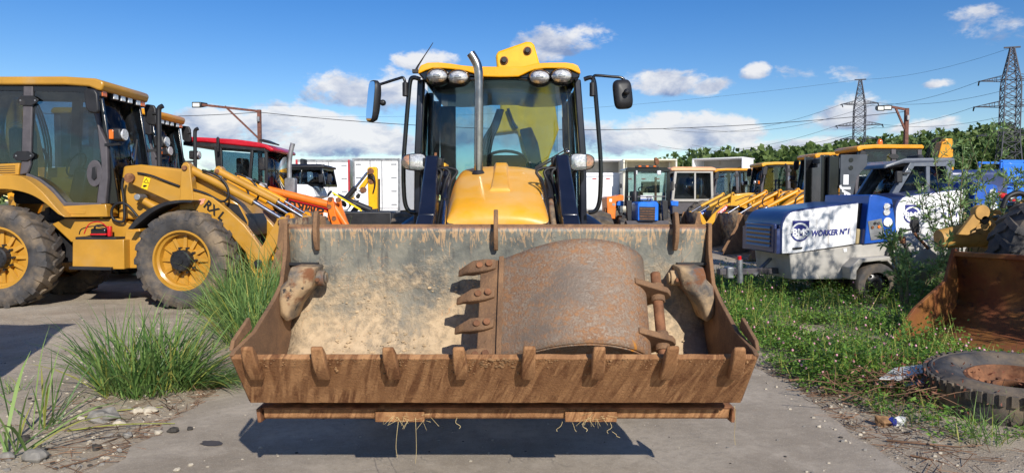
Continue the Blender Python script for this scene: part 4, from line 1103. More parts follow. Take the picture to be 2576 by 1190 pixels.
# ------------------------------------------------------------------ a glazed cab used by the other machines (local metres, front on +x)
def cab(T, x0, x1, hw, z0, z1, frame, roofm, gl, over=.08, rake=.1, rt=.14, pw=.07, seat=True):
    k = lambda b, nm, m_, **q: b.obj(nm, m_, T, **q)
    zm = z0 + (z1 - z0) * .3
    cor = {}
    for sy in (-1, 1):
        for nm, xb, xt in (('front_pillar', x1, x1 - rake), ('rear_pillar', x0, x0 + rake * .3)):
            k(B().bar((xb, sy * hw, z0), (xt, sy * (hw - .03), z1), pw, pw), nm, frame, bev=.01)
        xm = (x0 + x1) / 2 - .1
        k(B().bar((xm, sy * hw, z0), (xm, sy * (hw - .03), z1), pw * .7, pw * .7), 'door_pillar', frame, bev=.01)
        k(B().bar((x0, sy * hw, z0), (x1, sy * hw, z0), pw, pw), 'sill_rail', frame)
        k(B().bar((x0, sy * (hw - .03), z1 - .03), (x1 - rake, sy * (hw - .03), z1 - .03), pw, pw), 'top_rail', frame)
        k(B().add([(x0, sy * (hw - .01), z0), (x1, sy * (hw - .01), z0), (x1 - rake, sy * (hw - .04), z1), (x0 + rake * .3, sy * (hw - .04), z1)], [(0, 1, 2, 3)]), 'side_window', gl, solid=.005)
    k(B().add([(x1 - .01, -hw, z0), (x1 - .01, hw, z0), (x1 - rake - .01, hw - .03, z1), (x1 - rake - .01, -hw + .03, z1)], [(0, 1, 2, 3)]), 'windscreen', gl, solid=.005)
    k(B().add([(x0 + .01, -hw, z0), (x0 + .01, hw, z0), (x0 + rake * .3, hw - .03, z1), (x0 + rake * .3, -hw + .03, z1)], [(0, 1, 2, 3)]), 'back_window', gl, solid=.005)
    k(B().bar((x1, -hw, z0), (x1, hw, z0), pw, pw), 'front_rail', frame); k(B().bar((x1 - rake, -hw, z1 - .03), (x1 - rake, hw, z1 - .03), pw, pw), 'header_rail', frame)
    if roofm:
        xa, xb, w = x0 - over, x1 - rake + over * 1.6, hw + over * .6
        k(B().loft([[(xa, -w, z1), (xb, -w, z1), (xb, w, z1), (xa, w, z1)], [(xa, -w, z1 + rt * .6), (xb + .02, -w, z1 + rt * .5), (xb + .02, w, z1 + rt * .5), (xa, w, z1 + rt * .6)], [(xa + .12, -w + .12, z1 + rt), (xb - .15, -w + .12, z1 + rt), (xb - .15, w - .12, z1 + rt), (xa + .12, w - .12, z1 + rt)]]), 'roof', roofm, bev=.02)
    if seat:
        xs = x0 + (x1 - x0) * .35
        k(B().bx(xs - .1, xs + .02, -.22, .22, z0 + .1, z0 + .85), 'seat_back', SEAT, bev=.04)
        k(B().tube([(xs + .55 + .06 * math.cos(a), .19 * math.sin(a), z0 + .5 + .17 * math.cos(a)) for a in [2 * math.pi * i / 14 for i in range(14)]], .016, 6, closed=True), 'steering_wheel', BLK)


# ------------------------------------------------------------------ loader with red cab and orange arms
def red_loader():
    Y0 = 15.4; o = Vector((P(600, 500, Y0).x, Y0 + 1.0, 0)); z = lambda X, Y, D=Y0: P(*Z7(X, Y), D) - o
    T = thing('wheel_loader', 'wheel loader with red cab roof, red bonnet, grey stack and orange arms', 'loader', o)
    k = lambda b, nm, m_, **q: b.obj(nm, m_, q.pop('par', T), **q)
    def px(pts, D, dep, nm, m_, **q):
        return k(B(o).px(pts, D, dep, Z7), nm, m_, **q)
    rf = px([(60, 385), (240, 394), (480, 408), (640, 430), (720, 452), (772, 478), (776, 500), (745, 505), (700, 478), (610, 470), (235, 432), (60, 425)], Y0, 1.6, 'roof', RED, bev=.03)
    px([(60, 425), (235, 432), (610, 470), (700, 480), (745, 506), (600, 492), (230, 462), (60, 455)], Y0 + .03, 1.54, 'roof_lining', BLK)
    px([(660, 408), (690, 406), (762, 436), (760, 446), (660, 424)], Y0 + .4, .5, 'roof_tray', BLK, par=rf)
    for D in (Y0 + .04, Y0 + 1.5):
        px([(590, 485), (612, 487), (590, 780), (565, 780)], D, .07, 'door_pillar', BLK, bev=.01)
        px([(700, 495), (722, 500), (722, 800), (700, 800)], D, .07, 'front_pillar', BLK, bev=.01)
        px([(300, 470), (360, 472), (372, 780), (330, 780)], D, .07, 'rear_pillar', BLK, bev=.01)
        px([(300, 750), (722, 770), (722, 830), (300, 830)], D, .06, 'sill', BLK, bev=.01)
        px([(350, 500), (590, 520), (570, 760), (372, 750)], D + .02, .006, 'door_glass', GLT)
        px([(612, 487), (700, 497), (700, 790), (590, 780)], D + .02, .006, 'side_glass', GLT)
    a, c = z(722, 500, Y0 + .08), z(722, 800, Y0 + .08)
    k(B().loft([[(a.x, yy, a.z), (c.x, yy, c.z)] for yy in (-.95, .52)], False, False), 'windscreen', GLD, solid=.005)
    k(B().bx(a.x - .85, a.x - .7, -.5, -.05, 1.6, 2.5), 'seat_back', SEAT, bev=.04)
    mf = k(B().tube([z(700, 480), z(705, 500), z(708, 560), z(706, 640)], .012, 6), 'mirror_frame', BLK)
    px([(655, 560), (668, 548), (700, 552), (700, 655), (655, 650)], Y0 - .12, .05, 'mirror', BLK, par=mf, bev=.015)
    px([(318, 400), (330, 386), (342, 400), (340, 505), (322, 512)], Y0 - .14, .05, 'mirror', BLK, par=mf, bev=.01)
    k(B().tube([z(735, 525, Y0 + 1.4), z(860, 530, Y0 + 1.4), z(880, 545, Y0 + 1.4), z(882, 605, Y0 + 1.4)], .014, 6), 'far_mirror_arm', BLK)
    # red bonnet with muffler
    px([(740, 832), (850, 838), (1180, 900), (1215, 930), (1210, 980), (760, 960)], Y0 + .35, .9, 'bonnet', RED, bev=.03)
    mu = px([(856, 722), (866, 712), (932, 712), (942, 722), (940, 910), (858, 910)], Y0 + .7, .2, 'muffler', GALV, bev=.03)
    k(B(o).tube([P(*Z7(x, y), Y0 + .8) for x, y in ((898, 715), (898, 600), (904, 540), (915, 480), (926, 440))], .055, 12), 'stack_pipe', GALV, par=mu, sm=60)
    # orange arms
    for D in (Y0 - .05, Y0 + 1.35):
        am = px([(690, 842), (705, 835), (800, 878), (1180, 968), (1262, 990), (1305, 1085), (1165, 1085), (1100, 1030), (980, 985), (760, 908), (692, 872)], D, .12, 'lift_arm', ORG, bev=.012)
        px([(696, 785), (715, 777), (742, 800), (770, 880), (750, 1000), (690, 1000)], D + .12, .12, 'arm_post', ORG, bev=.012)
        px([(1198, 872), (1218, 862), (1240, 872), (1262, 1000), (1302, 1088), (1236, 1092), (1205, 980)], D - .1, .1, 'link_plate', ORG, bev=.012)
        px([(1262, 875), (1280, 867), (1302, 878), (1312, 940), (1370, 1092), (1330, 1095), (1275, 940)], D + .1, .08, 'link_lever', ORG, bev=.012)
        k(B(o).cyl(P(*Z7(735, 808), D + .06), P(*Z7(1205, 922), D + .06), .085, n=14), 'tilt_ram', ORG, sm=60)
        k(B(o).cyl(P(*Z7(1245, 925), D + .06), P(*Z7(1350, 1090), D + .06), .07, n=14), 'link_ram', ORG, sm=60)
        for xx, yy in ((1220, 882), (1212, 940), (1250, 1032), (1282, 888)):
            c_ = P(*Z7(xx, yy), D - .12); k(B(o).cyl(c_, c_ + Vector((0, .05, 0)), .05, n=10), 'link_pin', RUST)
    text('амкодор', PRB, T, z(920, 932, Y0 - .056), (R(90), R(180 + 13), 0), .3, sx=1.1, bold=.008)
    px([(812, 905), (845, 912), (842, 932), (808, 925)], Y0 - .056, .004, 'emblem', PRB)
    k(B().bx(-2.3, 3.2, -.35, .35, .6, 1.3), 'chassis', BLK, bev=.03)
    for xx in (-1.7, 1.5):
        for s_ in (-1, 1): wheel(T, Vector((xx, s_ * .9, .68)), .68, .44, .34, RED, 18, flip=s_ > 0)
    k(B().bx(-1.4, .9, -.8, .6, 1.2, 1.62), 'cab_base', BLK, bev=.02)
    q = [(3.1, .9), (3.0, .3), (3.3, .08), (3.9, .05)]
    k(B().loft([[(x, yy, zz) for x, zz in q] for yy in (-1.2, 1.2)], False, False), 'bucket', RUST, solid=.03)
    px([(1168, 985), (1200, 990), (1198, 1050), (1166, 1045)], Y0 - .056, .004, 'sticker', PRW)
    k(B().bx(z(700, 800).x - .1, z(700, 800).x + .05, -1.05, -.95, z(680, 790).z, z(680, 755).z), 'side_lamp', CHR, bev=.02)


red_loader()


def boulder_backhoe():
    D = 22.0; o = Vector((P(*Z7(1000, 900), D).x, D + .8, 0)); z = lambda X, Y, d_=D: P(*Z7(X, Y), d_) - o
    T = thing('backhoe_loader', 'black cab backhoe with white bonnet and black loader arm beside box trucks', 'backhoe', o, 0, GRP)
    k = lambda b, nm, m_, **q: b.obj(nm, m_, T, **q)
    px = lambda pts, d_, dep, nm, m_, **q: k(B(o).px(pts, d_, dep, Z7), nm, m_, **q)
    c0, c1 = z(850, 620), z(1170, 630)
    cab(T, c0.x, c1.x, .72, z(900, 770).z, z(900, 632).z, BLKG, BLK, GLT, .06, .1, .12)
    px([(730, 765), (760, 755), (1040, 765), (1080, 790), (1110, 860), (1050, 880), (740, 880)], D + .02, 1.5, 'body_panel', WHT, bev=.03)
    k(B().bx(-2.6, 1.8, -.4, .4, .5, 1.1), 'chassis', BLK, bev=.03)
    px([(1200, 830), (1240, 822), (1400, 905), (1480, 985), (1540, 1080), (1480, 1092), (1400, 985), (1280, 910), (1200, 870)], D - .1, .16, 'lift_arm', BLKG, bev=.015)
    px([(1240, 822), (1460, 955), (1545, 1085), (1538, 1088), (1450, 965), (1235, 834)], D - .11, .005, 'arm_stripe', PRY)
    text('BOULDER', PRW, T, z(1452, 1025, D - .106), (R(90), R(38), 0), .42, sx=1.25, bold=.012)
    k(B(o).cyl(P(*Z7(1215, 835), D + .1), P(*Z7(1545, 968), D + .1), .1, n=12), 'tilt_ram', BLK); k(B(o).cyl(P(*Z7(1440, 925), D + .1), P(*Z7(1560, 975), D + .1), .05, n=10), 'tilt_rod', STEEL)
    px([(1540, 960), (1590, 955), (1600, 1100), (1520, 1100)], D - .1, .2, 'bucket_link', BLK, bev=.015)
    q = [(2.6, 1.0), (2.5, .4), (2.8, .08), (3.4, .05)]
    k(B().loft([[(x + .3, yy, zz) for x, zz in q] for yy in (-1.1, 1.1)], False, False), 'bucket', BLK, solid=.03)
    for X in (1145, 1215):
        px([(X - 20, 685), (X + 15, 680), (X + 20, 745), (X - 15, 752)], D - .2, .06, 'mirror', BLK, bev=.02)
    k(B().cyl((c0.x + .3, .2, z(900, 632).z + .12), (c0.x + .3, .2, z(900, 632).z + .3), .07, n=12), 'beacon', AMB, bev=.02)
    for xx, r_ in ((-1.4, .72), (1.2, .55)):
        for s_ in (-1, 1): wheel(T, Vector((xx, s_ * .9, r_)), r_, .4, r_ * .5, YELB, 18, flip=s_ > 0)


boulder_backhoe()


def arm_by_trucks():
    D = 27.; o = Vector((P(925, 500, D).x, D + .1, 0)); px = lambda pts, d_, dep, nm, m_, **q: B(o).px(pts, d_, dep, Z7).obj(nm, m_, T, **q)
    T = thing('parked_digger', 'yellow folded digging arm standing in front of the white truck box', 'digger arm', o)
    px([(1512, 640), (1525, 628), (1580, 624), (1590, 640), (1592, 1030), (1525, 1030)], D, .28, 'dipper', YELB, bev=.03)
    px([(1512, 700), (1530, 720), (1470, 820), (1430, 920), (1350, 890), (1400, 870), (1460, 770)], D + .05, .2, 'boom', YELB, bev=.02)
    px([(1455, 800), (1485, 812), (1440, 905), (1405, 890)], D + .02, .02, 'name_plate', PRB)
    text('JCB', PRW, T, P(*Z7(1446, 855), D + .01) - o, (R(90), R(-62), 0), .36, bold=.012)
    for xx, yy in ((1545, 735), (1480, 808), (1540, 660)): c = P(*Z7(xx, yy), D - .04); B(o).cyl(c, c + Vector((0, .1, 0)), .12).obj('arm_pin', RUST, T, bev=.01)
    a, c = P(*Z7(1515, 670), D + .3), P(*Z7(1420, 790), D + .3); e = P(*Z7(1350, 870), D + .3)
    B(o).cyl(c, e, .1).obj('ram', BLK, T); B(o).cyl(a, c, .05).obj('ram_rod', STEEL, T)
    for k in range(3): B(o).tube(spl([P(*Z7(1520, 690 + 10 * k), D - .05), P(*Z7(1560, 690 + 14 * k), D - .12), P(*Z7(1575, 760), D - .1), P(*Z7(1560, 830), D - .05)], 4), .03, 6).obj('hose', HOSE, T, sm=60)
    B(o).bx(o.x - 2.2, o.x + .6, D - .2, D + .5, 0, .5).obj('base_frame', YELB, T, bev=.03)
    B(o).bx(o.x - .3, o.x + .3, D - .1, D + .4, .5, P(*Z7(1550, 1020), D).z).obj('king_post', BLK, T, bev=.03)
    px([(1598, 720), (1612, 720), (1612, 1000), (1598, 1000)], D + .3, .1, 'side_hose_guard', BLK)


arm_by_trucks()


# ------------------------------------------------------------------ trucks
def box_truck(xl, xr, yt, D, label, trim, ang=0., side=WHT):
    a, c = P(xl, yt, D), P(xr, yt, D); w = c.x - a.x; h = a.z; o = Vector(((a.x + c.x) / 2, D, 0))
    T = thing('box_truck', label, 'truck', o, ang, 'box trucks seen from behind')
    k = lambda b, nm, m_, **q: b.obj(nm, m_, q.pop('par', T), **q)
    z0 = 1.05; hw = w / 2
    k(B().bx(-hw, hw, .06, 7, z0, h), 'cargo_box', side, bev=.02)
    for s_ in (-1, 1):
        dr = k(B().bx(min(0, s_ * (hw - .1)) + .006, max(0, s_ * (hw - .1)) - .006, .0, .055, z0 + .12, h - .12), 'rear_door', WHT, bev=.01)
        k(B().bar((s_ * .3, -.02, z0 + .05), (s_ * .3, -.02, h - .05), .035, .035), 'lock_rod', GALV, par=dr)
        for q in range(4):
            zz = z0 + .3 + q * (h - z0 - .6) / 3; k(B().bx(s_ * (hw - .3) - .14, s_ * (hw - .3) + .14, -.012, .0, zz - .03, zz + .03), 'door_hinge', GALV, par=dr)
        k(B().bx(s_ * (hw - .05) - .05, s_ * (hw - .05) + .05, -.02, .06, z0, h), 'corner_post', trim, bev=.01)
    k(B().bx(-hw + .1, hw - .1, -.02, .06, h - .12, h), 'top_rail', trim if trim is not REDT else GALV, bev=.01)
    k(B().bx(-hw, hw, -.02, .06, z0 - .12, z0), 'rear_sill', trim if trim is not REDT else GALV, bev=.01)
    k(B().bx(-.4, .4, .2, 8.5, .7, .93), 'chassis', BLK); k(B().bx(-hw + .1, hw - .1, -.1, .02, .45, .6), 'under_run_bar', BLK)
    for s_ in (-1, 1):
        k(B().bx(s_ * (hw - .35) - .2, s_ * (hw - .35) + .2, -.06, .02, .65, .8), 'tail_lamp', REDL)
        k(B().lathe([(.2, -.25), (.5, -.25), (.5, .25), (.2, .25)], 24, (s_ * (hw - .3), 2, .5), 0), 'wheel', RUB)
    k(B().bx(-hw, hw, 7.4, 9.3, .6, 2.9), 'truck_cab', WHT, bev=.1)


box_truck(745, 879, 402, 37., 'white box truck with red door frame and dark side', REDT, R(5), NAVYC)
box_truck(886, 1006, 399, 36., 'plain white box truck with grey rear frame behind the yellow arm', GALV, R(-3))


def lorry(xc, w, yt, D, label, col, yaw=0., defl=True):
    """tractor unit seen from behind: cab at the far end, frame rails towards the camera (local -y)"""
    o = Vector((P(xc, 500, D).x, D, 0)); T = thing('tractor_unit', label, 'truck', o, yaw, 'tractor units parked nose away')
    k = lambda b, nm, m_, **q: b.obj(nm, m_, q.pop('par', T), **q)
    h = P(xc, yt, D).z; hw = w / 2; zc = h - (.62 if defl else .05)
    k(B().pr([(0, 1.15), (0, zc), (1.7, zc - .03), (1.95, zc - .5), (2.1, 1.7), (2.1, .75), (.4, .75)], 0, -hw, hw), 'cab', col, bev=.06, seg=3)
    if col is CREAM: k(B().bx(-.42, .42, -.012, .0, 1.9, 2.4), "rear_window", GLD)
    if defl:
        df = k(B().bx(-hw + .03, hw - .03, .1, 1.7, h - .07, h), 'wind_deflector', col, bev=.03)
        for s_ in (-1, 1): k(B().bx(s_ * (hw - .07) - .04, s_ * (hw - .07) + .04, .1, 1.5, zc - .02, h - .05), 'deflector_cheek', col, par=df, bev=.02)
        k(B().bx(-hw + .15, hw - .15, 1.3, 1.36, zc, h - .06), 'deflector_front', GREYB, par=df)
    for q in range(4): k(B().bx(-hw * .75 + q * hw * .5 - .09, -hw * .75 + q * hw * .5 + .09, -.02, -.001, zc - .3, zc - .26), 'marker_lamp', REDL)
    k(B().bx(hw - .42, hw - .12, -.3, -.02, 1.0, zc - .75), 'air_intake', BLK, bev=.06)
    k(B().bx(hw - .36, hw - .18, -.33, -.305, 1.5, zc - .9), 'intake_grille', GREYP, bev=.02)
    for s_ in (-1, 1):
        k(B().bx(s_ * .42 - .06, s_ * .42 + .06, -4.2, 1.5, .7, .95), 'frame_rail', BLK)
        k(B().bx(s_ * (hw + .1) - .09, s_ * (hw + .1) + .09, 1.7, 1.85, 1.75, 2.6), 'mirror', BLK, bev=.04)
        k(B().bar((s_ * (hw - .05), 1.75, 2.4), (s_ * (hw + .1), 1.75, 2.4), .05, .04), 'mirror_arm', BLK)
        k(B().lathe([(.2, -.16), (.5, -.16), (.5, .16), (.2, .16)], 24, (s_ * (hw - .18), 1.2, .5), 0), 'front_wheel', RUB)
        k(B().lathe([(.2, -.28), (.5, -.28), (.5, .28), (.2, .28)], 24, (s_ * (hw - .3), -2.6, .5), 0), 'rear_wheel', RUB)
        k(B().lathe([(.56, -.3), (.56, .3)], 16, (s_ * (hw - .3), -2.6, .5), 0, .2, 2.9), 'mudguard', BLK, solid=.02)
        k(B().cyl((s_ * .7, -1.6, .75), (s_ * .7, -.4, .75), .28), 'air_tank', BLK, bev=.02)
        k(B().bx(s_ * (hw - .03) - .03, s_ * (hw - .03) + .04, .9, 1.7, 1.7, 2.4), 'side_window', GLD)
    k(B().pr([(-3.1, .98), (-2.0, .98), (-2.0, 1.08), (-2.9, 1.12)], 0, -.45, .45), 'fifth_wheel', BLK, bev=.02)
    return T


lorry(1512, 2.5, 401, 33., 'white tractor unit beside the loader, next to the red one', WHT)
lorry(1603, 2.4, 424, 36., 'red tractor unit half hidden between two pale trucks', REDT, 0, False)
lorry(1636, 2.5, 400, 32., 'cream tractor unit behind the blue tractor', CREAM)
lorry(1800, 2.6, 397, 34., 'white tractor unit with tall roof fairing behind the yellow diggers', WHT, R(-38))


# ------------------------------------------------------------------ floodlights on poles
def floodlight(pts, D, label, arm_end, brace, lamps):
    o = Vector((P(*pts[0], D).x, D, 0)); T = thing('floodlight_pole', label, 'lamp post', o)
    top = P(*pts[0], D)
    B(o).bar((top.x, D, 0), top, .14, .14).obj('pole', RUSTP, T)
    e = P(*arm_end, D); B(o).bar(top - Vector((0, 0, .06)), e, .09, .09).obj('arm', RUSTP, T)
    B(o).bar(P(*brace[0], D), P(*brace[1], D), .07, .07).obj('brace', RUSTP, T)
    for x0, x1, y0, y1 in lamps:
        a, c = P(x0, y0, D - .1), P(x1, y1, D - .1)
        l_ = B(o).loft([[(a.x, D - .1, a.z), (c.x, D - .1, a.z), (c.x, D - .1, c.z), (a.x, D - .1, c.z)], [(a.x + .1, D + .25, a.z), (c.x + .15, D + .25, a.z), (c.x + .15, D + .25, c.z + .1), (a.x + .1, D + .25, c.z + .1)]]).obj('lamp_housing', BLK, T, bev=.02)
        B(o).bx(a.x + .05, c.x - .05, D - .115, D - .1, c.z + .05, a.z - .05).obj('lamp_glass', mat('lamp_panel', C(232, 234, 226), .3, var=.03), l_)
    B(o).bx(top.x - .05, top.x + .05, D - .17, D - .08, top.z - .5, top.z - .3).obj('junction_box', GALV, T)


floodlight([(652, 277)], 30., 'rusty floodlight pole with long arm above the red cab', (505, 264), [(652, 350), (566, 268)], [(482, 505, 257, 272)])
floodlight([(2281, 273)], 30., 'short floodlight pole with twin lamps near the pylons', (2230, 267), [(2278, 330), (2252, 270)], [(2206, 2225, 266, 280), (2222, 2244, 265, 278)])

# ------------------------------------------------------------------ row of backhoes on the right
Z6 = zoomer(2300, 550, 3300, 2576)
Z8 = zoomer(2700, 500, 4080, 2346)
Z9 = zoomer(3100, 150, 4080, 1944)


def row_machine(xd, D, label, sc, yaw, paint, skip=('lettering', 'warning_sticker', 'roof_lamp'), txt=None):
    c = P(xd, 500, D); hd = Vector((math.cos(R(180 + yaw)), math.sin(R(180 + yaw)), 0))
    o = relative(Vector((c.x, D, 0)) - hd * .45 * sc, R(180 + yaw), label, sc, {'ochre_paint': paint}, skip)
    if txt:
        body, col, back, pos, size, tilt = txt
        # the side that faces the camera is local +y; reading direction runs to local -x
        if back:
            bk = B().bx(pos[0] - size * 1.9, pos[0] + size * 1.9, pos[1] - .002, pos[1] + .003, pos[2] - size * .62, pos[2] + size * .62, Euler((0, R(tilt), 0)))
            bk.obj('name_plate', back, o)
        text(body, col, o, (pos[0], pos[1] + .006, pos[2]), (R(90), R(-tilt), R(180)), size, sx=1.1, bold=.006)
    return o


LYEL = mat('loader_yellow', C(232, 172, 44, .9), .4, coat=.2, var=.06, layers=[(C(180, 140, 80), 2.2, .55, .95)])
row_machine(1835, 31, 'yellow backhoe loader farthest down the row, beside the peach roofed tractor', .88, 2, AMBER, txt=('LIUGONG', PRB, None, (_lp(960, 640, 10.313).x, .644, _lp(960, 640, 10.313).z), .2, 39))
row_machine(1957, 26, 'ochre backhoe loader with red name plate on its arm', .88, 3, LYEL, txt=('LOVOL', PRW, PRR, (_lp(1000, 660, 10.313).x, .642, _lp(1000, 660, 10.313).z), .13, 39))
row_machine(1775, 34.5, 'yellow backhoe loader at the very back of the row by the white tractor unit', .88, 2, LYEL)
row_machine(2094, 22, 'yellow backhoe with glossy bonnet next to the forklift mast', .9, 4, AMBER)
r4 = row_machine(2204, 19, 'yellow backhoe with orange beacon and raised boom behind the forklift cab', .9, 3, AMBER)
B().cyl((.5, .2, 3.3), (.5, .2, 3.42), .075).ell((.5, .2, 3.43), (.075, .075, .1), 12, 8).obj('beacon', AMB, r4)


# ------------------------------------------------------------------ blue tractor facing the camera
def blue_tractor():
    D = 24.6; o = Vector((P(*Z6(725, 500), D).x, D + 1.2, 0))
    T = thing('tractor', 'old blue tractor with black cab frame and amber roof lamps', 'tractor', o)
    k = lambda b, nm, m_, **q: b.obj(nm, m_, q.pop('par', T), **q)
    px = lambda pts, d_, dep, nm, m_, **q: k(B(o).px(pts, d_, dep, Z6), nm, m_, **q)
    for xa, xb in ((492, 525), (915, 950)):
        px([(xa + 6, 318), (xb, 318), (xb - (5 if xa < 700 else -8), 700), (xa - 8, 700)], D + 1.2, .12, 'front_pillar', BLKG, bev=.01)
        px([(xa + 16, 325), (xb, 325), (xb, 700), (xa + 6, 700)], D + 2.6, .12, 'rear_pillar', BLKG, bev=.01)
    px([(498, 318), (520, 305), (920, 305), (945, 320), (945, 350), (498, 350)], D + 1.1, 1.7, 'roof', BLKG, bev=.02)
    px([(520, 345), (920, 345), (920, 660), (505, 660)], D + 1.22, .008, 'windscreen', GLW)
    px([(520, 345), (920, 345), (920, 560), (505, 560)], D + 2.62, .008, 'rear_window', GLW)
    px([(600, 288), (630, 280), (810, 282), (840, 292), (838, 308), (602, 306)], D + 1.05, .15, 'lamp_bar', BLK, bev=.01)
    for X in (645, 720, 797): px([(X - 16, 284), (X + 14, 284), (X + 14, 300), (X - 16, 300)], D + 1.03, .03, 'roof_lamp', AMB, bev=.01)
    px([(790, 205), (815, 198), (845, 230), (842, 270), (800, 280)], D + 1.6, .12, 'beacon', RUST, bev=.03)
    bn = px([(620, 672), (640, 655), (820, 655), (835, 680), (832, 850), (622, 850)], D, 1.3, 'bonnet', BLUEB, bev=.03)
    px([(640, 705), (800, 708), (796, 850), (642, 848)], D - .03, .04, 'grille', BLK, par=bn)
    for q in range(5): px([(642, 722 + q * 26), (798, 724 + q * 26), (798, 732 + q * 26), (642, 730 + q * 26)], D - .045, .015, 'grille_bar', RUST, par=bn)
    px([(650, 590), (775, 590), (775, 642), (650, 642)], D + 1.1, .01, 'number_plate', PRW); text('77', PRB, T, P(*Z6(735, 632), D + 1.09) - o, (R(90), 0, 0), .22)
    px([(500, 850), (940, 850), (940, 912), (520, 912)], D + .1, .2, 'front_beam', GREYP, bev=.02)
    px([(505, 640), (560, 640), (560, 860), (515, 860)], D + .4, .2, 'side_frame', BLK, bev=.02); px([(870, 640), (930, 640), (935, 860), (880, 860)], D + .4, .2, 'side_frame', BLK, bev=.02)
    px([(515, 598), (905, 594), (905, 606), (515, 610)], D + .9, .05, 'guard_bar', GREYP)
    k(B(o).tube([P(*Z6(592, y), D + .8) for y in (650, 560, 540, 340)], [.09, .09, .045, .045], 12), 'exhaust_stack', BLK, sm=60)
    for xa in (400, 960):
        px([(xa, 655), (xa + 20, 645), (xa + 80, 650), (xa + 78, 700), (xa + 5, 695)], D + 1.5, .9, 'rear_mudguard', BLUEB, bev=.02)
    for s_ in (-1, 1):
        wheel(T, Vector((s_ * .95, 1.1, .78)), .78, .42, .4, BLUEB, 18, rz=math.pi / 2 * s_)
        wheel(T, Vector((s_ * .78, -.6, .48)), .48, .26, .24, BLUEB, 16, rz=math.pi / 2 * s_)
        px([(600 if s_ < 0 else 820, 335), (620 if s_ < 0 else 862, 335), (620 if s_ < 0 else 862, 380), (600 if s_ < 0 else 820, 380)], D + 1.02, .06, 'work_lamp', CHR, bev=.02)
        px([(440 if s_ < 0 else 1000, 470), (462 if s_ < 0 else 1022, 470), (462 if s_ < 0 else 1022, 515), (440 if s_ < 0 else 1000, 515)], D + 1.1, .06, 'mirror', BLK, bev=.02)
    k(B().bx(-.3, .3, -1, 1.6, .5, 1.0), 'gearbox', BLK, bev=.03)
    c = P(*Z6(690, 530), D + 1.6) - o
    k(B().tube([c + Vector((.23 * math.cos(a), .1 * math.sin(a), .1 * math.sin(a))) for a in [2 * math.pi * i / 18 for i in range(18)]], .02, 6, closed=True), 'steering_wheel', BLK)
    k(B().bx(-.3, .3, .25, .5, 1.1, 1.55), 'dashboard', NAVY, bev=.04); k(B().bx(-.25, .25, 1.0, 1.15, 1.2, 1.9), 'seat_back', SEAT, bev=.04)


blue_tractor()


def orange_hopper():
    D = 25.; o = P(*Z6(380, 830), D); o.z = 0; T = thing('salt_spreader', 'orange steel hopper body standing left of the blue tractor', 'spreader', o)
    px = lambda pts, d_, dep, nm, m_, **q: B(o).px(pts, d_, dep, Z6).obj(nm, m_, q.pop('par', T), **q)
    h = px([(302, 612), (320, 600), (400, 598), (440, 582), (478, 590), (478, 640), (400, 650), (390, 830), (310, 825)], D, 1.4, 'hopper', ORG, bev=.02)
    px([(330, 625), (356, 625), (356, 655), (330, 655)], D - .01, .012, 'round_sticker', PRW, par=h)
    px([(360, 670), (390, 670), (390, 695), (360, 695)], D - .01, .012, 'latch', GALV, par=h)
    px([(280, 720), (302, 715), (305, 860), (285, 860)], D + .1, .3, 'side_chute', RUST, bev=.02)
    for sx in (-.35, .35): B().bx(sx - .06, sx + .06, .1, 1.2, 0, P(0, Z6(0, 800)[1], D).z).obj('leg', BLK, T)


orange_hopper()

pd = 29.; po = Vector((P(1725, 500, pd).x, pd, 0))
T = thing('tractor', 'pale tractor with peach roof and light grey door pillars', 'tractor', po, R(183))
cab(T, -.85, .75, .72, P(*Z6(1100, 640), pd).z, P(*Z6(1100, 345), pd).z, GREYB, PEACH, GLT, .12, .12, .16, .1)
B().bx(.7, 2.2, -.36, .36, 1.0, 1.55).obj('bonnet', BLUE, T, bev=.05)
B().bx(-1.2, 2.1, -.25, .25, .5, 1.0).obj('chassis', BLK, T, bev=.03); B().bx(-.95, .75, -.7, .7, 1.0, P(*Z6(1100, 640), pd).z).obj('cab_base', GREYP, T, bev=.04)
for s_ in (-1, 1):
    wheel(T, Vector((-.5, s_ * .85, .78)), .78, .42, .4, BLUEB, 18, flip=s_ > 0); wheel(T, Vector((1.6, s_ * .75, .48)), .48, .26, .24, BLUEB, 16, flip=s_ > 0)
B().bx(.75, .85, .78, .92, 1.95, 2.3).obj('mirror', BLK, T, bev=.02)
B().cyl((1.3, .2, 1.5), (1.3, .2, 2.5), .05).obj('exhaust_stack', RUST, T)


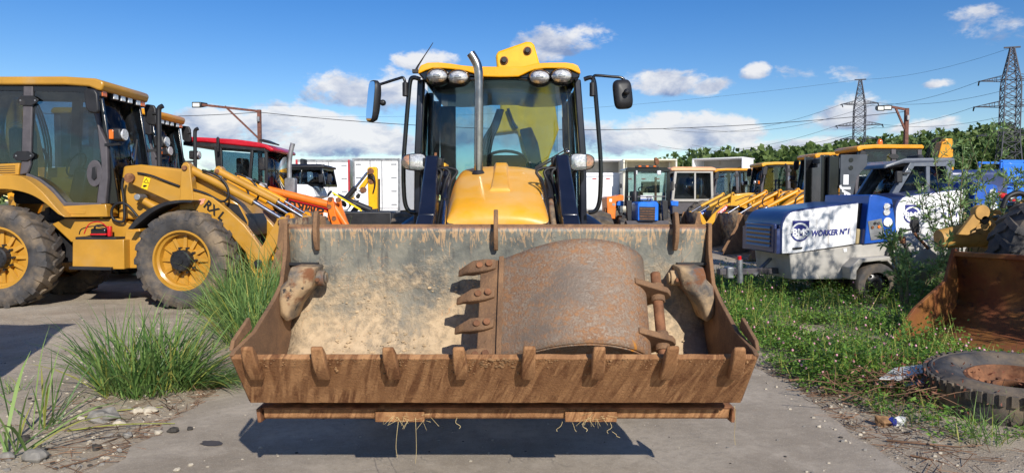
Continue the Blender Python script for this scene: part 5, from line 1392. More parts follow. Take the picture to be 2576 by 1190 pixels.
# ------------------------------------------------------------------ forklift
def forklift():
    D = 13.6; o = Vector((P(2275, 500, D).x, D + .65, 0))
    T = thing('forklift', 'dark grey forklift with glazed cab and tall mast, rails coloured black for shade', 'forklift', o, R(182))
    w = lambda X, Y, d_=D: P(*Z8(X, Y), d_) - o
    # local frame is turned half round, so take x with the opposite sign
    L = lambda X, Y, d_=D: -w(X, Y, d_).x
    zt = w(0, 235).z + .07; z0 = w(0, 490).z
    cab(T, L(1875, 300), L(1440, 490), .62, z0, zt - .1, DGREY, None, GLT, .06, .42, .12, .11)
    x0, x1 = L(1885, 0), L(1560, 0)
    B().loft([[(x0, -.66, zt - .1), (x1 + .1, -.66, zt - .1), (x1 + .45, -.62, zt - .24), (x1 + .45, .62, zt - .24), (x1 + .1, .66, zt - .1), (x0, .66, zt - .1)], [(x0, -.66, zt - .02), (x1 + .05, -.66, zt - .02), (x1 + .42, -.6, zt - .15), (x1 + .42, .6, zt - .15), (x1 + .05, .66, zt - .02), (x0, .66, zt - .02)]]).obj('roof', DGREY, T, bev=.03, seg=3)
    B().bx(L(1900, 0), L(1430, 0) + .1, -.6, .6, .45, z0 - .02).obj('body', DGREY, T, bev=.06)
    B().bx(L(1900, 0) - .35, L(1900, 0) + .15, -.62, .62, .4, z0 + .05).obj('counterweight', DGREY, T, bev=.08)
    for xx in (L(1850, 0), L(1300, 0)):
        for s_ in (-1, 1): wheel(T, Vector((xx, s_ * .55, .4)), .4, .28, .22, DGREY, 16, flip=s_ > 0)
    mt = w(0, 205).z
    xm = L(1080, 0)
    for s_ in (-1, 1):
        B().bx(xm - .10, xm + .10, s_ * .45 - .04, s_ * .45 + .04, .1, mt).obj('outer_rail', BLKG, T, bev=.006)  # rails black: the mast's shaded side put into the colour
        B().bx(xm + .04, xm + .2, s_ * .34 - .035, s_ * .34 + .035, .15, mt + .03).obj('inner_rail', BLKG, T, bev=.006)
        B().pr([(xm - .62, mt + .03), (xm - .1, mt + .02), (xm - .1, mt - 1.1), (xm - .3, mt - 1.1), (xm - .42, mt - .4), (xm - .62, mt - .18)], 1, s_ * .52 - .012, s_ * .52 + .012).obj('mast_plate', MAST, T, bev=.004)
        for zz in (.08, .23): B().cyl((xm - .3, s_ * .52 - .02, mt - zz), (xm - .3, s_ * .52 + .02, mt - zz), .045, n=12).obj('plate_hole', BLKG, T)
        B().cyl((xm - .02, s_ * .2, .3), (xm - .02, s_ * .2, mt - .3), .05, n=12).obj('lift_ram', BLK, T); B().bx(xm + .2, xm + 1.0, s_ * .3 - .05, s_ * .3 + .05, .06, .1).obj('fork', BLK, T)
    for zz in (mt - .05, mt - .7, .4): B().bx(xm - .08, xm + .06, -.41, .41, zz - .06, zz + .03).obj('mast_crossbar', MAST, T, bev=.006)
    B().bx(xm + .2, xm + .26, -.5, .5, .3, 1.0).obj('fork_carriage', BLK, T, bev=.01)
    B().bx(xm + .1, xm + .13, -.3, .3, .6, mt - .2).obj('chain_guard', BLKG, T)
    text('JAC', PRW, T, (xm - .21, .537, mt - .80), (R(90), R(90), R(180)), .22, bold=.008, sx=1.2)
    B().bx(xm - .26, xm - .16, .534, .538, mt - .55, mt - .36).obj('sticker', PRW, T)
    B().bx(L(1505, 0), L(1460, 0), .68, .76, w(0, 390).z, w(0, 310).z).obj('mirror', BLK, T, bev=.02)
    B().bx(L(1560, 0), L(1500, 0), .62, .72, w(0, 330).z, w(0, 318).z).obj('mirror_arm', BLK, T)


forklift()


# ------------------------------------------------------------------ screed pump trailers
def emblem(T, c, s, yoff):
    """blue square with white arc and letters; c local centre, print faces -y"""
    B().bx(c.x - s * .42, c.x + s * .52, c.y, c.y + .002, c.z - s * .2, c.z + s * .62).obj('emblem_square', PRINT, T)
    def ringp(r0, r1, a0, a1, m_, dy, nm):
        n = 20; b = B(); rr = []
        for k in range(n + 1):
            a = a0 + (a1 - a0) * k / n
            rr.append([(c.x + r_ * math.cos(a), c.y - dy, c.z + r_ * math.sin(a)) for r_ in (r0, r1)])
        b.loft(rr, False, False).obj(nm, m_, T)
    ringp(s * .42, s * .52, R(10), R(175), PRW, .003, 'emblem_arc'); ringp(s * .42, s * .5, R(185), R(355), PRINT, .003, 'emblem_arc')
    text('BMS', PRW, T, c + Vector((s * .03, -.004, -s * .03)), (R(90), 0, 0), s * .52, bold=.006)


def pump_trailer():
    D = 10.45; o = Vector((P(*Z8(1000, 900), D).x, D + .6, 0))
    T = thing('screed_pump_trailer', 'white and blue screed pump trailer with printed hood standing in clover', 'trailer', o, R(5), 'screed pump trailers')
    dep = 1.25
    Zl = Z8
    k = lambda b, nm, m_, **q: b.obj(nm, m_, q.pop('par', T), **q)
    px = lambda pts, d_, dp, nm, m_, **q: k(B(o).px(pts, d_, dp, Zl), nm, m_, **q)
    L = lambda X, Y, d_=D: P(*Zl(X, Y), d_) - o
    arc = [(660, 872), (662, 700), (668, 655), (685, 620), (712, 592), (745, 576), (860, 557), (1215, 516), (1215, 540), (1192, 808), (760, 868)]
    hd = px(arc, D + .008, dep, 'hood', NAVYC, bev=.03, seg=3)
    px([(672, 866), (674, 700), (680, 662), (698, 625), (722, 602), (752, 588), (862, 570), (1210, 527), (1188, 802), (760, 862)], D, .012, 'hood_side', WHT, par=hd, bev=.003)
    k(B(o).bx(*(lambda a, c: (a.x + o.x, c.x + o.x))(L(655, 0), L(800, 0)), D + .03, D + dep, L(0, 868).z, L(0, 700).z), 'hood_nose', NAVYC, par=hd)
    # louvres in the front face
    xf = L(660, 700).x
    fr = k(B().bx(xf - .05, xf + .0, -.5, .56, L(0, 868).z, L(0, 665).z), 'front_panel', NAVYC, bev=.02)
    k(B().bx(xf - .056, xf - .045, -.4, .45, L(0, 815).z, L(0, 690).z), 'louvre_recess', BLKG, par=fr)
    for q in range(5):
        zz = L(0, 815).z + q * (L(0, 690).z - L(0, 815).z) / 4
        k(B().pr([(xf - .052, zz - .02), (xf - .075, zz - .03), (xf - .075, zz - .02), (xf - .05, zz + .015)], 1, -.4, .45), 'louvre_slat', NAVYC, par=fr)
    px([(745, 828), (815, 822), (812, 834), (748, 840)], D - .012, .014, 'hood_latch', BLK)
    emblem(T, L(795, 722) + Vector((0, -.008, 0)), .27, 0)
    text('WORKER N°1', PRINT, T, L(1010, 727) + Vector((0, -.006, 0)), (R(90), R(-3.5), 0), .115, shear=.25, width=.585, bold=.004)
    # control cabinet
    px([(1217, 530), (1285, 522), (1265, 800), (1200, 806)], D + .15, .9, 'engine_bay', BLKG)
    px([(1205, 700), (1245, 705), (1240, 805), (1195, 805)], D + .1, .3, 'bay_filter', mat('sand_plastic', C(176, 158, 118), .7), bev=.02)
    cb = px([(1290, 468), (1345, 472), (1400, 484), (1452, 502), (1495, 780), (1252, 806), (1270, 640)], D - .01, dep, 'control_cabinet', BLUE, bev=.012)
    pl = px([(1278, 650), (1375, 632), (1402, 768), (1300, 780)], D - .018, .008, 'control_plate', GALV, par=cb)
    for x_, y_, m_ in ((1312, 692, RUST), (1330, 664, BLK), (1356, 664, GREYP), (1358, 688, ORG)):
        c = P(*Zl(x_, y_), D - .03); k(B(o).cyl(c, c + Vector((0, .02, 0)), .022, n=10), 'control_knob', m_, par=cb)
    for x_, y_, r_ in ((1415, 550, .05), (1413, 588, .05), (1421, 656, .068)):
        c = P(*Zl(x_, y_), D - .026); k(B(o).cyl(c, c + Vector((0, .016, 0)), r_, n=20), 'gauge', PRW if r_ > .06 else CHR, par=cb)
    px([(1416, 738), (1460, 733), (1464, 764), (1420, 769)], D - .016, .006, 'data_plate', PRW, par=cb)
    # chassis tub
    px([(725, 872), (760, 866), (1190, 812), (1512, 785), (1520, 1030), (1478, 1030), (1470, 970), (1420, 922), (1235, 935), (1192, 982), (1186, 1042), (740, 1042)], D + .03, dep - .05, 'tub', GREYB, bev=.015)
    fn = px([(1142, 1045), (1142, 965), (1205, 905), (1430, 890), (1440, 910), (1230, 930), (1190, 985), (1186, 1045)], D - .2, .24, 'mudguard', GREYB, bev=.01)
    px([(1105, 835), (1130, 832), (1130, 856), (1108, 858)], D + .022, .01, 'reflector', PRW)
    for s_ in (0, 1):
        c = L(1315, 1080); yy = -.62 if s_ == 0 else .62
        w_ = B(); w_.lathe([(.19, -.09), (.24, -.105), (.30, -.1), (.325, -.07), (.33, 0), (.325, .07), (.30, .1), (.24, .105), (.19, .09)], 32)
        ty = k(w_, 'tyre', RUB, loc=(c.x, yy, c.z)); r_ = B(); r_.lathe([(.195, -.08), (.18, -.07), (.17, -.02), (.12, -.045), (.08, -.05), (.06, -.08), (0, -.085)], 24)
        for q in range(12): a = 2 * math.pi * q / 12; r_.cyl((.145 * math.cos(a), -.05, .145 * math.sin(a)), (.145 * math.cos(a), -.03, .145 * math.sin(a)), .018, n=8)
        k(r_, 'rim', BLKG, par=ty, rot=(0, 0, 0 if s_ == 0 else math.pi))
    k(B().bx(L(1300, 0).x - .05, L(1300, 0).x + .05, -.6, .6, L(0, 1080).z - .04, L(0, 1080).z + .04), 'axle', BLK)
    # black crank handle on the side
    k(B(o).tube([P(*Zl(x, y), D - .0) for x, y in ((1410, 888), (1420, 850), (1432, 826), (1462, 826), (1455, 850))], .014, 8).tube([P(*Zl(x, y), D) for x, y in ((1425, 852), (1445, 858), (1438, 886))], .012, 8), 'crank_handle', BLK)
    k(B(o).cyl(P(*Zl(1430, 882), D - .02), P(*Zl(1490, 866), D - .02), .018), 'crank_grip', BLK)
    # draw bar, jack stand, coupling
    k(B(o).bar(P(*Zl(760, 980), D + .55), P(*Zl(240, 985), D + .2), .09, .09), 'draw_bar', GREYP, bev=.01)
    k(B(o).cyl(P(*Zl(388, 905), D + .25), P(*Zl(392, 1060), D + .25), .045), 'jack_tube', GALV); k(B(o).cyl(P(*Zl(388, 905), D + .25), P(*Zl(386, 880), D + .25), .03), 'jack_cap', REDL)
    k(B(o).bx(P(*Zl(335, 0), D).x, P(*Zl(385, 0), D).x, D + .15, D + .32, P(*Zl(0, 1040), D).z, P(*Zl(0, 960), D).z), 'coupling', GALV, bev=.02)
    k(B(o).bar(P(*Zl(620, 900), D + .6), P(*Zl(490, 1010), D + .3), .05, .03), 'brace', GALV)
    # mixing vessel, outlet and raised hopper lid at the back
    c = P(*Zl(1620, 960), D + .75)
    k(B(o).lathe([(.0, -.42), (.26, -.42), (.40, -.2), (.42, .1), (.36, .3), (.2, .4), (0, .42)], 24, (c.x, c.y, .62), 0), 'mixing_vessel', GREYB, sm=60)
    k(B(o).loft([[P(*Zl(x, y), D + .75 + d_) for x, y in [(1645, 615), (1840, 555), (1850, 600), (1800, 730), (1760, 780), (1700, 770), (1690, 690), (1630, 660)]] for d_ in (0, .03)]), 'hopper_lid', WHTD, bev=.008)
    k(B(o).loft([[P(*Zl(x, y), D + .72 + d_) for x, y in [(1640, 612), (1680, 628), (1690, 690), (1685, 750), (1650, 740), (1625, 680)]] for d_ in (0, .3)]), 'hopper_throat', BLK, bev=.02)
    k(B(o).cyl(P(*Zl(1632, 732), D + .4), P(*Zl(1732, 842), D + .3), .022), 'rusty_lever', RUST)
    k(B(o).bx(P(*Zl(1515, 0), D).x, P(*Zl(1640, 0), D).x, D + .2, D + 1.0, P(*Zl(0, 810), D).z, P(*Zl(0, 760), D).z), 'rear_bracket', RUST, bev=.02)
    k(B(o).tube(spl([P(*Zl(x, y), D + .4) for x, y in ((1545, 700), (1530, 740), (1560, 800), (1590, 860), (1605, 900))], 4), .03, 8), 'outlet_pipe', GREYP, sm=60)
    return T


T1 = pump_trailer()
T2 = copy_tree(T1); T2.location = T1.location + Vector((2.9, 2.15, .12)); T2.rotation_euler = (0, 0, R(2)); T2.scale = (1.08,) * 3
T2['label'] = 'second screed pump trailer, behind the willow leaves, its hood mottled with shade'


# ------------------------------------------------------------------ far right: blue platform, red bumper machine, ochre loader front, bucket, tyre
def blue_lift():
    D = 17.; o = Vector((P(2572, 500, D).x, D + .5, 0)); T = thing('scissor_lift', 'bright blue scissor platform half hidden by willow', 'platform lift', o)
    k = lambda b, nm, m_, **q: b.obj(nm, m_, T, **q)
    zt = P(2530, 405, D).z
    k(B().bx(-.5, 1.4, -.4, .4, .3, .9), 'base', BLUEB, bev=.03)
    for q in range(5):
        z0 = .95 + q * (zt - 1.5) / 5; z1 = z0 + (zt - 1.5) / 5
        for s_ in (-1, 1):
            k(B().bar((-.4, s_ * .32, z0), (1.3, s_ * .32, z1), .05, .11), 'scissor_arm', BLUEB); k(B().bar((-.4, s_ * .26, z1), (1.3, s_ * .26, z0), .05, .11), 'scissor_arm', BLUEB)
    k(B().bx(-.5, 1.4, -.42, .42, zt - .52, zt - .42), 'platform', BLUEB, bev=.01)
    for x in (-.47, .1, .7, 1.37):
        for s_ in (-1, 1): k(B().bar((x, s_ * .4, zt - .42), (x, s_ * .4, zt), .05, .05), 'guard_post', BLUEB)
    for s_ in (-1, 1):
        for zz in (zt, zt - .2): k(B().bar((-.5, s_ * .4, zz), (1.4, s_ * .4, zz), .05, .05), 'guard_rail', BLUEB)
        for x in (-.2, 1.1): k(B().lathe([(0, -.06), (.2, -.06), (.2, .06), (0, .06)], 18, (x, s_ * .45, .2), 1), 'wheel', RUB)
    k(B().bx(-.45, .5, -.44, -.41, zt - .4, zt - .05), 'control_panel', BLUEB, bev=.01)


blue_lift()
D = 16.; o = Vector((P(2455, 490, D).x, D, 0))
T = thing('trailer_bowser', 'dark blue tank trailer with red front rail behind the willow', 'trailer', o)
k = lambda b, nm, m_, **q: b.obj(nm, m_, T, **q)
k(B().bx(-.7, .9, .2, 1.6, .9, P(0, 426, D).z), 'tank', NAVYC, bev=.12, seg=4)
k(B().bx(-.8, 1.0, .1, 1.7, .55, .88), 'frame', BLUE, bev=.03)
k(B().tube(spl([(-.7, 0, 1.55), (-.3, 0, 1.72), (.4, 0, 1.7), (.85, 0, 1.55), (.95, 0, 1.2)], 4), .07, 8), 'red_rail', REDL, sm=60)
for s_ in (-.4, .6): k(B().lathe([(.12, -.1), (.32, -.1), (.32, .1), (.12, .1)], 20, (s_, .25, .32), 1), 'wheel', RUB)
k(B().bx(-.1, .1, .185, .2, 1.6, 1.85), 'label_plate', PRY)


def ochre_front():
    D = 9.6; o = Vector((P(2560, 600, D).x, D + .4, 0)); T = thing('wheel_loader', 'ochre loader lift frame with thick cross tube and hinge plates behind rusty bucket', 'loader', o)
    px = lambda pts, d_, dep, nm, m_, **q: B(o).px(pts, d_, dep, Z8).obj(nm, m_, T, **q)
    OC2 = mat('faded_ochre_paint', C(196, 150, 78, .9), .6, var=.1, layers=[(C(120, 80, 46), 8, .58, .7), (C(96, 70, 50), 3, .56, .8)])
    q0, q1, q2 = P(*Z8(1770, 770), D + .3), P(*Z8(2060, 730), D + .3), P(*Z8(2500, 700), D + .3)
    B(o).tube([q0, q1, q2, q2 + Vector((1.5, .3, 0))], [.13, .19, .22, .22], 20).obj('cross_tube', OC2, T, sm=60)
    for k_ in range(5):
        p = q1.lerp(q2, k_ * .22); B(o).tube([p, p + (q2 - q1).normalized() * .04], .205 + .006 * k_, 20).obj('tube_ring', OC2, T)
    px([(1900, 740), (2040, 560), (2080, 540), (2108, 556), (2105, 590), (1980, 745)], D, .07, 'hinge_plate', OC2, bev=.01)
    px([(1985, 745), (2090, 600), (2150, 570), (2190, 575), (2200, 600), (2090, 745)], D + .35, .07, 'hinge_plate', OC2, bev=.01)
    px([(2120, 740), (2300, 530), (2420, 480), (2480, 520), (2440, 720)], D - .05, .08, 'hinge_plate', OC2, bev=.01)
    px([(2240, 730), (2380, 560), (2520, 540), (2520, 720)], D + .45, .08, 'hinge_plate', OC2, bev=.01)
    for x_, y_, r_, d_ in ((2068, 590, .1, -.02), (2085, 640, .06, -.02), (2300, 545, .06, -.07), (2292, 590, .07, -.07), (2190, 628, .04, -.07)):
        c = P(*Z8(x_, y_), D + d_); B(o).cyl(c, c + Vector((0, .12, 0)), r_, n=16).obj('hinge_boss', OC2 if r_ > .08 else BLKG, T, bev=.008)
    B(o).tube(spl([P(*Z8(x_, y_), D - .1) for x_, y_ in ((2200, 560), (2230, 490), (2290, 460), (2346, 470), (2420, 520))], 5), .035, 8).obj('hydraulic_hose', HOSE, T, sm=60)
    B(o).tube(spl([P(*Z8(x_, y_), D - .05) for x_, y_ in ((2250, 500), (2300, 470), (2350, 462), (2420, 470))], 5), .03, 8).obj('hose_sleeve', GALV, T, sm=60)
    wheel(T, P(*Z8(2480, 850), D - .7) - o + Vector((.1, 0, -.05)), .72, .5, .34, OC2, 18)
    B().bx(.0, 2.0, .1, .7, .35, 1.1).obj('front_frame', OC2, T, bev=.05)


ochre_front()


def rusty_bucket():
    D = 8.0; o = Vector((5.2, 8.3, 0)); T = thing('loader_bucket', 'large ochre and rust loader bucket lying open in the weeds', 'bucket', o, R(-57))
    RB = mat('ochre_rust_paint', C(140, 92, 44, .85), .6, var=.12, layers=[(C(120, 66, 34), 2.6, .42, .66, None, .85), (C(86, 50, 34), 9, .55, .72, None, .9)], bump=.25)
    x0, x1, zt = 0., 2.5, .93
    prof = [(.75, zt), (.82, zt - .25), (.84, zt - .55), (.74, .26), (.5, .12), (.1, .06), (-.55, .02)]
    prof = [(p.x, p.y) for p in spl([(a, c, 0) for a, c in prof], 4)]
    B().loft([[(x0 + (x1 - x0) * k / 6, y - .78, z) for y, z in prof] for k in range(7)], False, False).obj('shell', RB, T, solid=.03, sm=60)
    sd = [(.02, zt + .06), (-.07, zt + .06), (-.14, zt - .08), (-.24, zt - .3), (-.9, .36), (-1.3, .08), (-1.3, .0), (-.3, .0), (-.02, .2), (.08, zt - .4)]
    for x in (x0, x1): B().pr(sd, 0, x - .018, x + .018).obj('side_plate', RB, T, bev=.006)
    B().bx(x0, x1, -.07, .0, zt - .03, zt + .03).obj('top_lip', RB, T, bev=.01)
    B().bx(x0, x1, -1.42, -1.28, .0, .03).obj('cutting_edge', RUST, T, bev=.006)


rusty_bucket()


def old_tyre():
    c = Vector((3.72, 5.2, .155)); T = thing('old_tyre', 'worn black truck tyre with rusty wheel lying flat in the weeds', 'tyre', Vector((c.x, c.y, 0)))
    b = B(); b.lathe([(.30, .02), (.36, -.1), (.47, -.145), (.55, -.13), (.565, -.09), (.568, 0), (.565, .09), (.55, .125), (.53, .135), (.52, .128), (.47, .15), (.42, .145), (.37, .12), (.30, .08)], 64, ax=2)
    for q in range(52):
        for s_ in (-1, 1):
            a = 2 * math.pi * q / 52; da = .033
            pts = []
            for r_ in (.56, .585):
                for t_, z_ in ((a - da, s_ * .05), (a + da, s_ * .05), (a + da, s_ * .128), (a - da, s_ * .128)): pts.append((r_ * math.cos(t_), r_ * math.sin(t_), z_))
            b.add(pts, [(0, 1, 2, 3), (4, 5, 6, 7), (0, 1, 5, 4), (1, 2, 6, 5), (2, 3, 7, 6), (3, 0, 4, 7)])
    ty = b.obj('tyre', RUB, T, loc=(0, 0, c.z), rot=(R(4), R(-3), 0), weld=False)
    w_ = B(); w_.lathe([(.31, -.06), (.315, .09), (.295, .095), (.285, .06), (.27, .02), (.25, -.02), (.2, -.03), (.13, .03), (.11, .03), (.11, -.02)], 40, ax=2)
    rm = w_.obj('rusty_rim', RUST, T, loc=(0, 0, c.z), rot=(R(4), R(-3), 0), solid=.008)
    for q in range(8):
        a = 2 * math.pi * q / 8; B().cyl((.165 * math.cos(a), .165 * math.sin(a), -.02), (.165 * math.cos(a), .165 * math.sin(a), .035), .02, n=8).obj('wheel_nut', RUST, rm)
    for q in range(6):
        a = 2 * math.pi * (q + .5) / 6; B().lathe([(.0, .0), (.035, .0)], 12, (.23 * math.cos(a), .23 * math.sin(a), -.012), 2).obj('hand_hole', BLK, rm)


old_tyre()


# ------------------------------------------------------------------ pylons and wires
def pylon(xd, ytop, D, arms, wb, label):
    o = Vector((P(xd, 500, D).x, D, 0)); H_ = P(xd, ytop, D).z; T = thing('electricity_pylon', label, 'pylon', o, R(-18))
    half = lambda z: (wb + (.55 * wb - wb) * z / (H_ * .45)) if z < H_ * .45 else (.55 * wb if z < H_ * .78 else .55 * wb * max(.22, 1 - (z - H_ * .78) / (H_ * .22) * .8))
    b = B(); lv = [0]
    while lv[-1] < H_ - .5: lv.append(min(H_, lv[-1] + max(1.3, half(lv[-1]) * 1.25)))
    cn = ((-1, -1), (1, -1), (1, 1), (-1, 1)); t = .11
    for z0, z1 in zip(lv, lv[1:]):
        h0, h1 = half(z0), half(z1)
        for i in range(4):
            a, c = cn[i], cn[(i + 1) % 4]
            p = lambda q, h, z: (q[0] * h, q[1] * h, z)
            b.bar(p(a, h0, z0), p(a, h1, z1), t * 1.7, t * 1.7)
            b.bar(p(a, h0, z0), p(c, h1, z1), t, t); b.bar(p(c, h0, z0), p(a, h1, z1), t, t); b.bar(p(a, h1, z1), p(c, h1, z1), t, t)
    b.obj('lattice_mast', PYL, T, sm=0, weld=False)
    ends = []
    for zf, ln in arms:
        z = P(xd, zf, D).z; h = half(z)
        for s_ in (-1, 1):
            b = B(); e = Vector((s_ * ln, 0, z + .1))
            for y_ in (-h, h): b.bar((s_ * h, y_, z), e, t * 1.4, t * 1.4); b.bar((s_ * h, y_, z + ln * .18), e, t, t)
            for q in range(1, 5):
                f_ = q / 5; x = s_ * (h + (ln - h) * f_)
                for y_ in (-h, h): b.bar((x, y_ * (1 - f_), z + .1 * f_), (x, y_ * (1 - f_), z + ln * .18 * (1 - f_) + .1 * f_), t * .8, t * .8)
            b.obj('cross_arm', PYL, T, sm=0, weld=False)
            for d_ in (-1, 1): B().cyl(e, e + Vector((d_ * .6, d_ * 2.6, -.5)), .14, n=6).obj('insulator', BLK, T)
            ends.append(T.matrix_basis @ e)
    B().bar((-wb * .55, 0, H_), (wb * .55, 0, H_), .3, .3).obj('top_bar', PYL, T)
    return o, H_, ends


o1, h1_, e1 = pylon(2533, 120, 150, ((203, 5.8), (268, 6.6), (341, 5.8)), 2.7, 'nearer tall lattice electricity pylon above the willow')
o2, h2_, e2 = pylon(2157, 201, 205, ((262, 4.7), (316, 6.), (350, 4.7)), 2.7, 'farther lattice electricity pylon above the tree line')


def wire(p, q, sag, label, r=.035, n=24, grp='overhead power lines'):
    p = Vector(p); q = Vector(q); o = Vector((p.x, p.y, 0)); pts = []
    for k in range(n + 1):
        t = k / n; v = p.lerp(q, t); v.z -= sag * 4 * t * (1 - t); pts.append(v)
    tag(B(o).tube(pts, r, 5).obj('power_line', BLK, None, loc=o, sm=60), label, 'cable', grp)


PLA, PLB, PLC = 'power line hung between the two lattice pylons', 'power line running on past the farther pylon towards the trucks', 'power line leaving the nearer pylon on its far side'
dv = (o2 - o1)
for i in range(6):
    wire(e1[i], e2[i], 2.2, PLA, .04, grp='power lines between the pylons')
    wire(e2[i], e2[i] + Vector((dv.x * 2.4 - 30, dv.y * .9, -2)), 4., PLB, .045, grp='power lines past the farther pylon')
    wire(e1[i], e1[i] + Vector((60, -40, 6)), 2., PLC, .04, grp='power lines past the nearer pylon')
wire((o1.x, o1.y, h1_), (o2.x, o2.y, h2_), 1.5, 'thin earth wire joining the tops of the two pylons', .03); wire((o2.x, o2.y, h2_), (o2.x - 190, o2.y + 60, h2_ - 3), 4, 'thin earth wire running on from the top of the farther pylon', .03)
PL2 = 'service wire running level behind the loaders from the rusty floodlight pole'
wire(P(652, 283, 30.), P(2281, 281, 30.), .75, PL2, .013)
wire(P(652, 283, 30.), P(-60, 270, 34.), .3, 'service wire running from the rusty floodlight pole over the ochre backhoe', .013)

# ------------------------------------------------------------------ vegetation
def leaf_mat(name, c0, c1, c2, vs=3., tr=.35):
    mt = bpy.data.materials.new(name); mt.use_nodes = True; t = NT(mt.node_tree); b = mt.node_tree.nodes['Principled BSDF']; out = mt.node_tree.nodes['Material Output']
    g = t.n('ShaderNodeNewGeometry'); tc = t.n('ShaderNodeTexCoord')
    f = t.noise(tc.outputs['Object'], vs, 4, .6)
    c = t.mix(g.outputs['Random Per Island'], c0, c1); c = t.mix(t.m('MULTIPLY', t.ramp(f, .45, .75), .7), c, c2)
    t.l(c, b.inputs['Base Color']); b.inputs['Roughness'].default_value = .5; b.inputs['Specular IOR Level'].default_value = .35
    tl = t.n('ShaderNodeBsdfTranslucent'); t.l(c, tl.inputs[0]); mx = t.n('ShaderNodeMixShader'); mx.inputs[0].default_value = tr
    t.l(b.outputs[0], mx.inputs[1]); t.l(tl.outputs[0], mx.inputs[2]); t.l(mx.outputs[0], out.inputs[0])
    return mt


FOREST = leaf_mat('forest_leaves', C(72, 96, 50), C(124, 142, 80), C(96, 122, 62), .06, .35)
WILLOW = leaf_mat('willow_leaves', C(96, 128, 74), C(150, 176, 112), C(118, 148, 84), 2.)
CLOVER = leaf_mat('clover_leaves', C(74, 118, 44), C(136, 172, 74), C(112, 136, 60), 1.1)
GRASS = leaf_mat('grass_blades', C(70, 108, 58), C(146, 174, 98), C(92, 128, 66), 2.)
GRASSY = leaf_mat('yellow_grass', C(150, 160, 70), C(190, 184, 104), C(160, 150, 80), 2.)
BARK = mat('willow_bark', C(120, 112, 80), .8, var=.2)
DRY = mat('dry_twigs', C(122, 92, 70), .9, var=.25, vs=4)
PINK = mat('clover_flower', C(208, 152, 166), .7, var=.15, vs=9)


def rv():
    while True:
        v = Vector((rnd.uniform(-1, 1), rnd.uniform(-1, 1), rnd.uniform(-1, 1)))
        if .05 < v.length < 1: return v


def hill_z(x, y):
    k = max(0, min(1, (y - 120) / 90)); r = max(0, min(1, (x - 30) / 130))
    return -.3 + k * (.5 + 12 * r * r * (3 - 2 * r)) * (1 + .08 * noise.noise(Vector((x * .02, y * .02, 0))))


struct(grid([-420 + 20 * i for i in range(48)], [118 + 12 * j for j in range(26)], hill_z).obj('hill', mat('hill_grass', C(92, 104, 60), .9, var=.2, vs=.05), sm=180, weld=False), 'low wooded rise behind the yard')


def forest():
    b = B()
    for i in range(1350):
        x = rnd.uniform(-330, 330) if i % 3 == 0 else rnd.uniform(30, 260); y = rnd.uniform(165, 290)
        if i >= 900: x, y = rnd.uniform(30, 150), rnd.uniform(150, 215)
        if x < 40: h = rnd.uniform(6, 9)
        else: h = rnd.uniform(9, 13.5)
        z0 = hill_z(x, y); w = h * rnd.uniform(.22, .34)
        conif = rnd.random() < .22
        n = int((75 if x > 20 else 28))
        for q in range(n):
            t = rnd.random() ** .8
            rr = w * (1 - t) * 1.1 if conif else w * math.sqrt(max(0, 1 - (2 * t - .75) ** 2 / 1.6))
            a = rnd.uniform(0, 6.283); r_ = rr * math.sqrt(rnd.uniform(.35, 1))
            c = Vector((x + r_ * math.cos(a), y + r_ * math.sin(a), z0 + h * (.12 + .88 * t)))
            s_ = rnd.uniform(.35, .8) * (1.6 if x < 20 else 1); u = rv().normalized() * s_; v = u.cross(rv()).normalized() * s_ * .8
            b.add([c - u - v, c + u * .9 - v * .6, c + u + v, c - u * .7 + v], [(0, 1, 2, 3)])
    o = b.obj('forest', FOREST, None, sm=0, weld=False); tag(o, 'distant green mixed wood along the rise behind the yard', 'forest', None, 'stuff')


forest()


def leaf(b, p, d, ln, wd, n):
    s_ = d.cross(n)
    if s_.length < 1e-4: s_ = Vector((1, 0, 0))
    s_ = s_.normalized() * wd / 2
    b.add([p, p + d * ln * .45 + s_, p + d * ln, p + d * ln * .45 - s_], [(0, 1, 2, 3)])


def willow(x, y, stems, hgt, spread, label, lean=(0, 0), dens=1., ln=.085):
    o = Vector((x, y, gz(x, y))); T = thing('willow_bush', label, 'bush', o, 0, 'willow bushes along the yard edge')
    bs = B(); bl = B()
    for k in range(stems):
        h = hgt * rnd.uniform(.55, 1.); a = rnd.uniform(0, 6.283); r_ = spread * math.sqrt(rnd.random())
        tip = Vector((r_ * math.cos(a) + lean[0], r_ * math.sin(a) + lean[1], h)); base = tip * .12; base.z = 0
        pts = spl([base, base.lerp(tip, .35) + Vector((0, 0, h * .12)), base.lerp(tip, .7) + Vector((rnd.gauss(0, .05), rnd.gauss(0, .05), h * .06)), tip], 4)
        bs.tube(pts, [.010 * (1 - i / len(pts)) + .002 for i in range(len(pts))], 5)
        subs = [pts]
        for q in range(5):
            i = rnd.randint(3, len(pts) - 3); d = Vector((rnd.gauss(0, 1), rnd.gauss(0, 1), rnd.uniform(.5, 1.4))).normalized() * h * rnd.uniform(.12, .25)
            sp_ = [pts[i], pts[i] + d * .5 + Vector((0, 0, .02)), pts[i] + d]; bs.tube(sp_, [.006, .004, .002], 4); subs.append(spl(sp_, 4))
        for sp_ in subs:
            L = len(sp_) - 1
            for q in range(int((80 if sp_ is pts else 34) * dens * h / 1.6)):
                t = rnd.uniform(.22 if sp_ is pts else .1, 1) * L; i = min(int(t), L - 1); p = sp_[i].lerp(sp_[i + 1], t - i); ax = (sp_[i + 1] - sp_[i]).normalized()
                d = (ax * rnd.uniform(.3, .9) + rv() * .9).normalized(); leaf(bl, p, d, ln * rnd.uniform(.7, 1.3), ln * .24, rv())
    bs.obj('stems', BARK, T, sm=60, weld=False); bl.obj('foliage', WILLOW, T, sm=0, weld=False, kind='stuff')
    return T


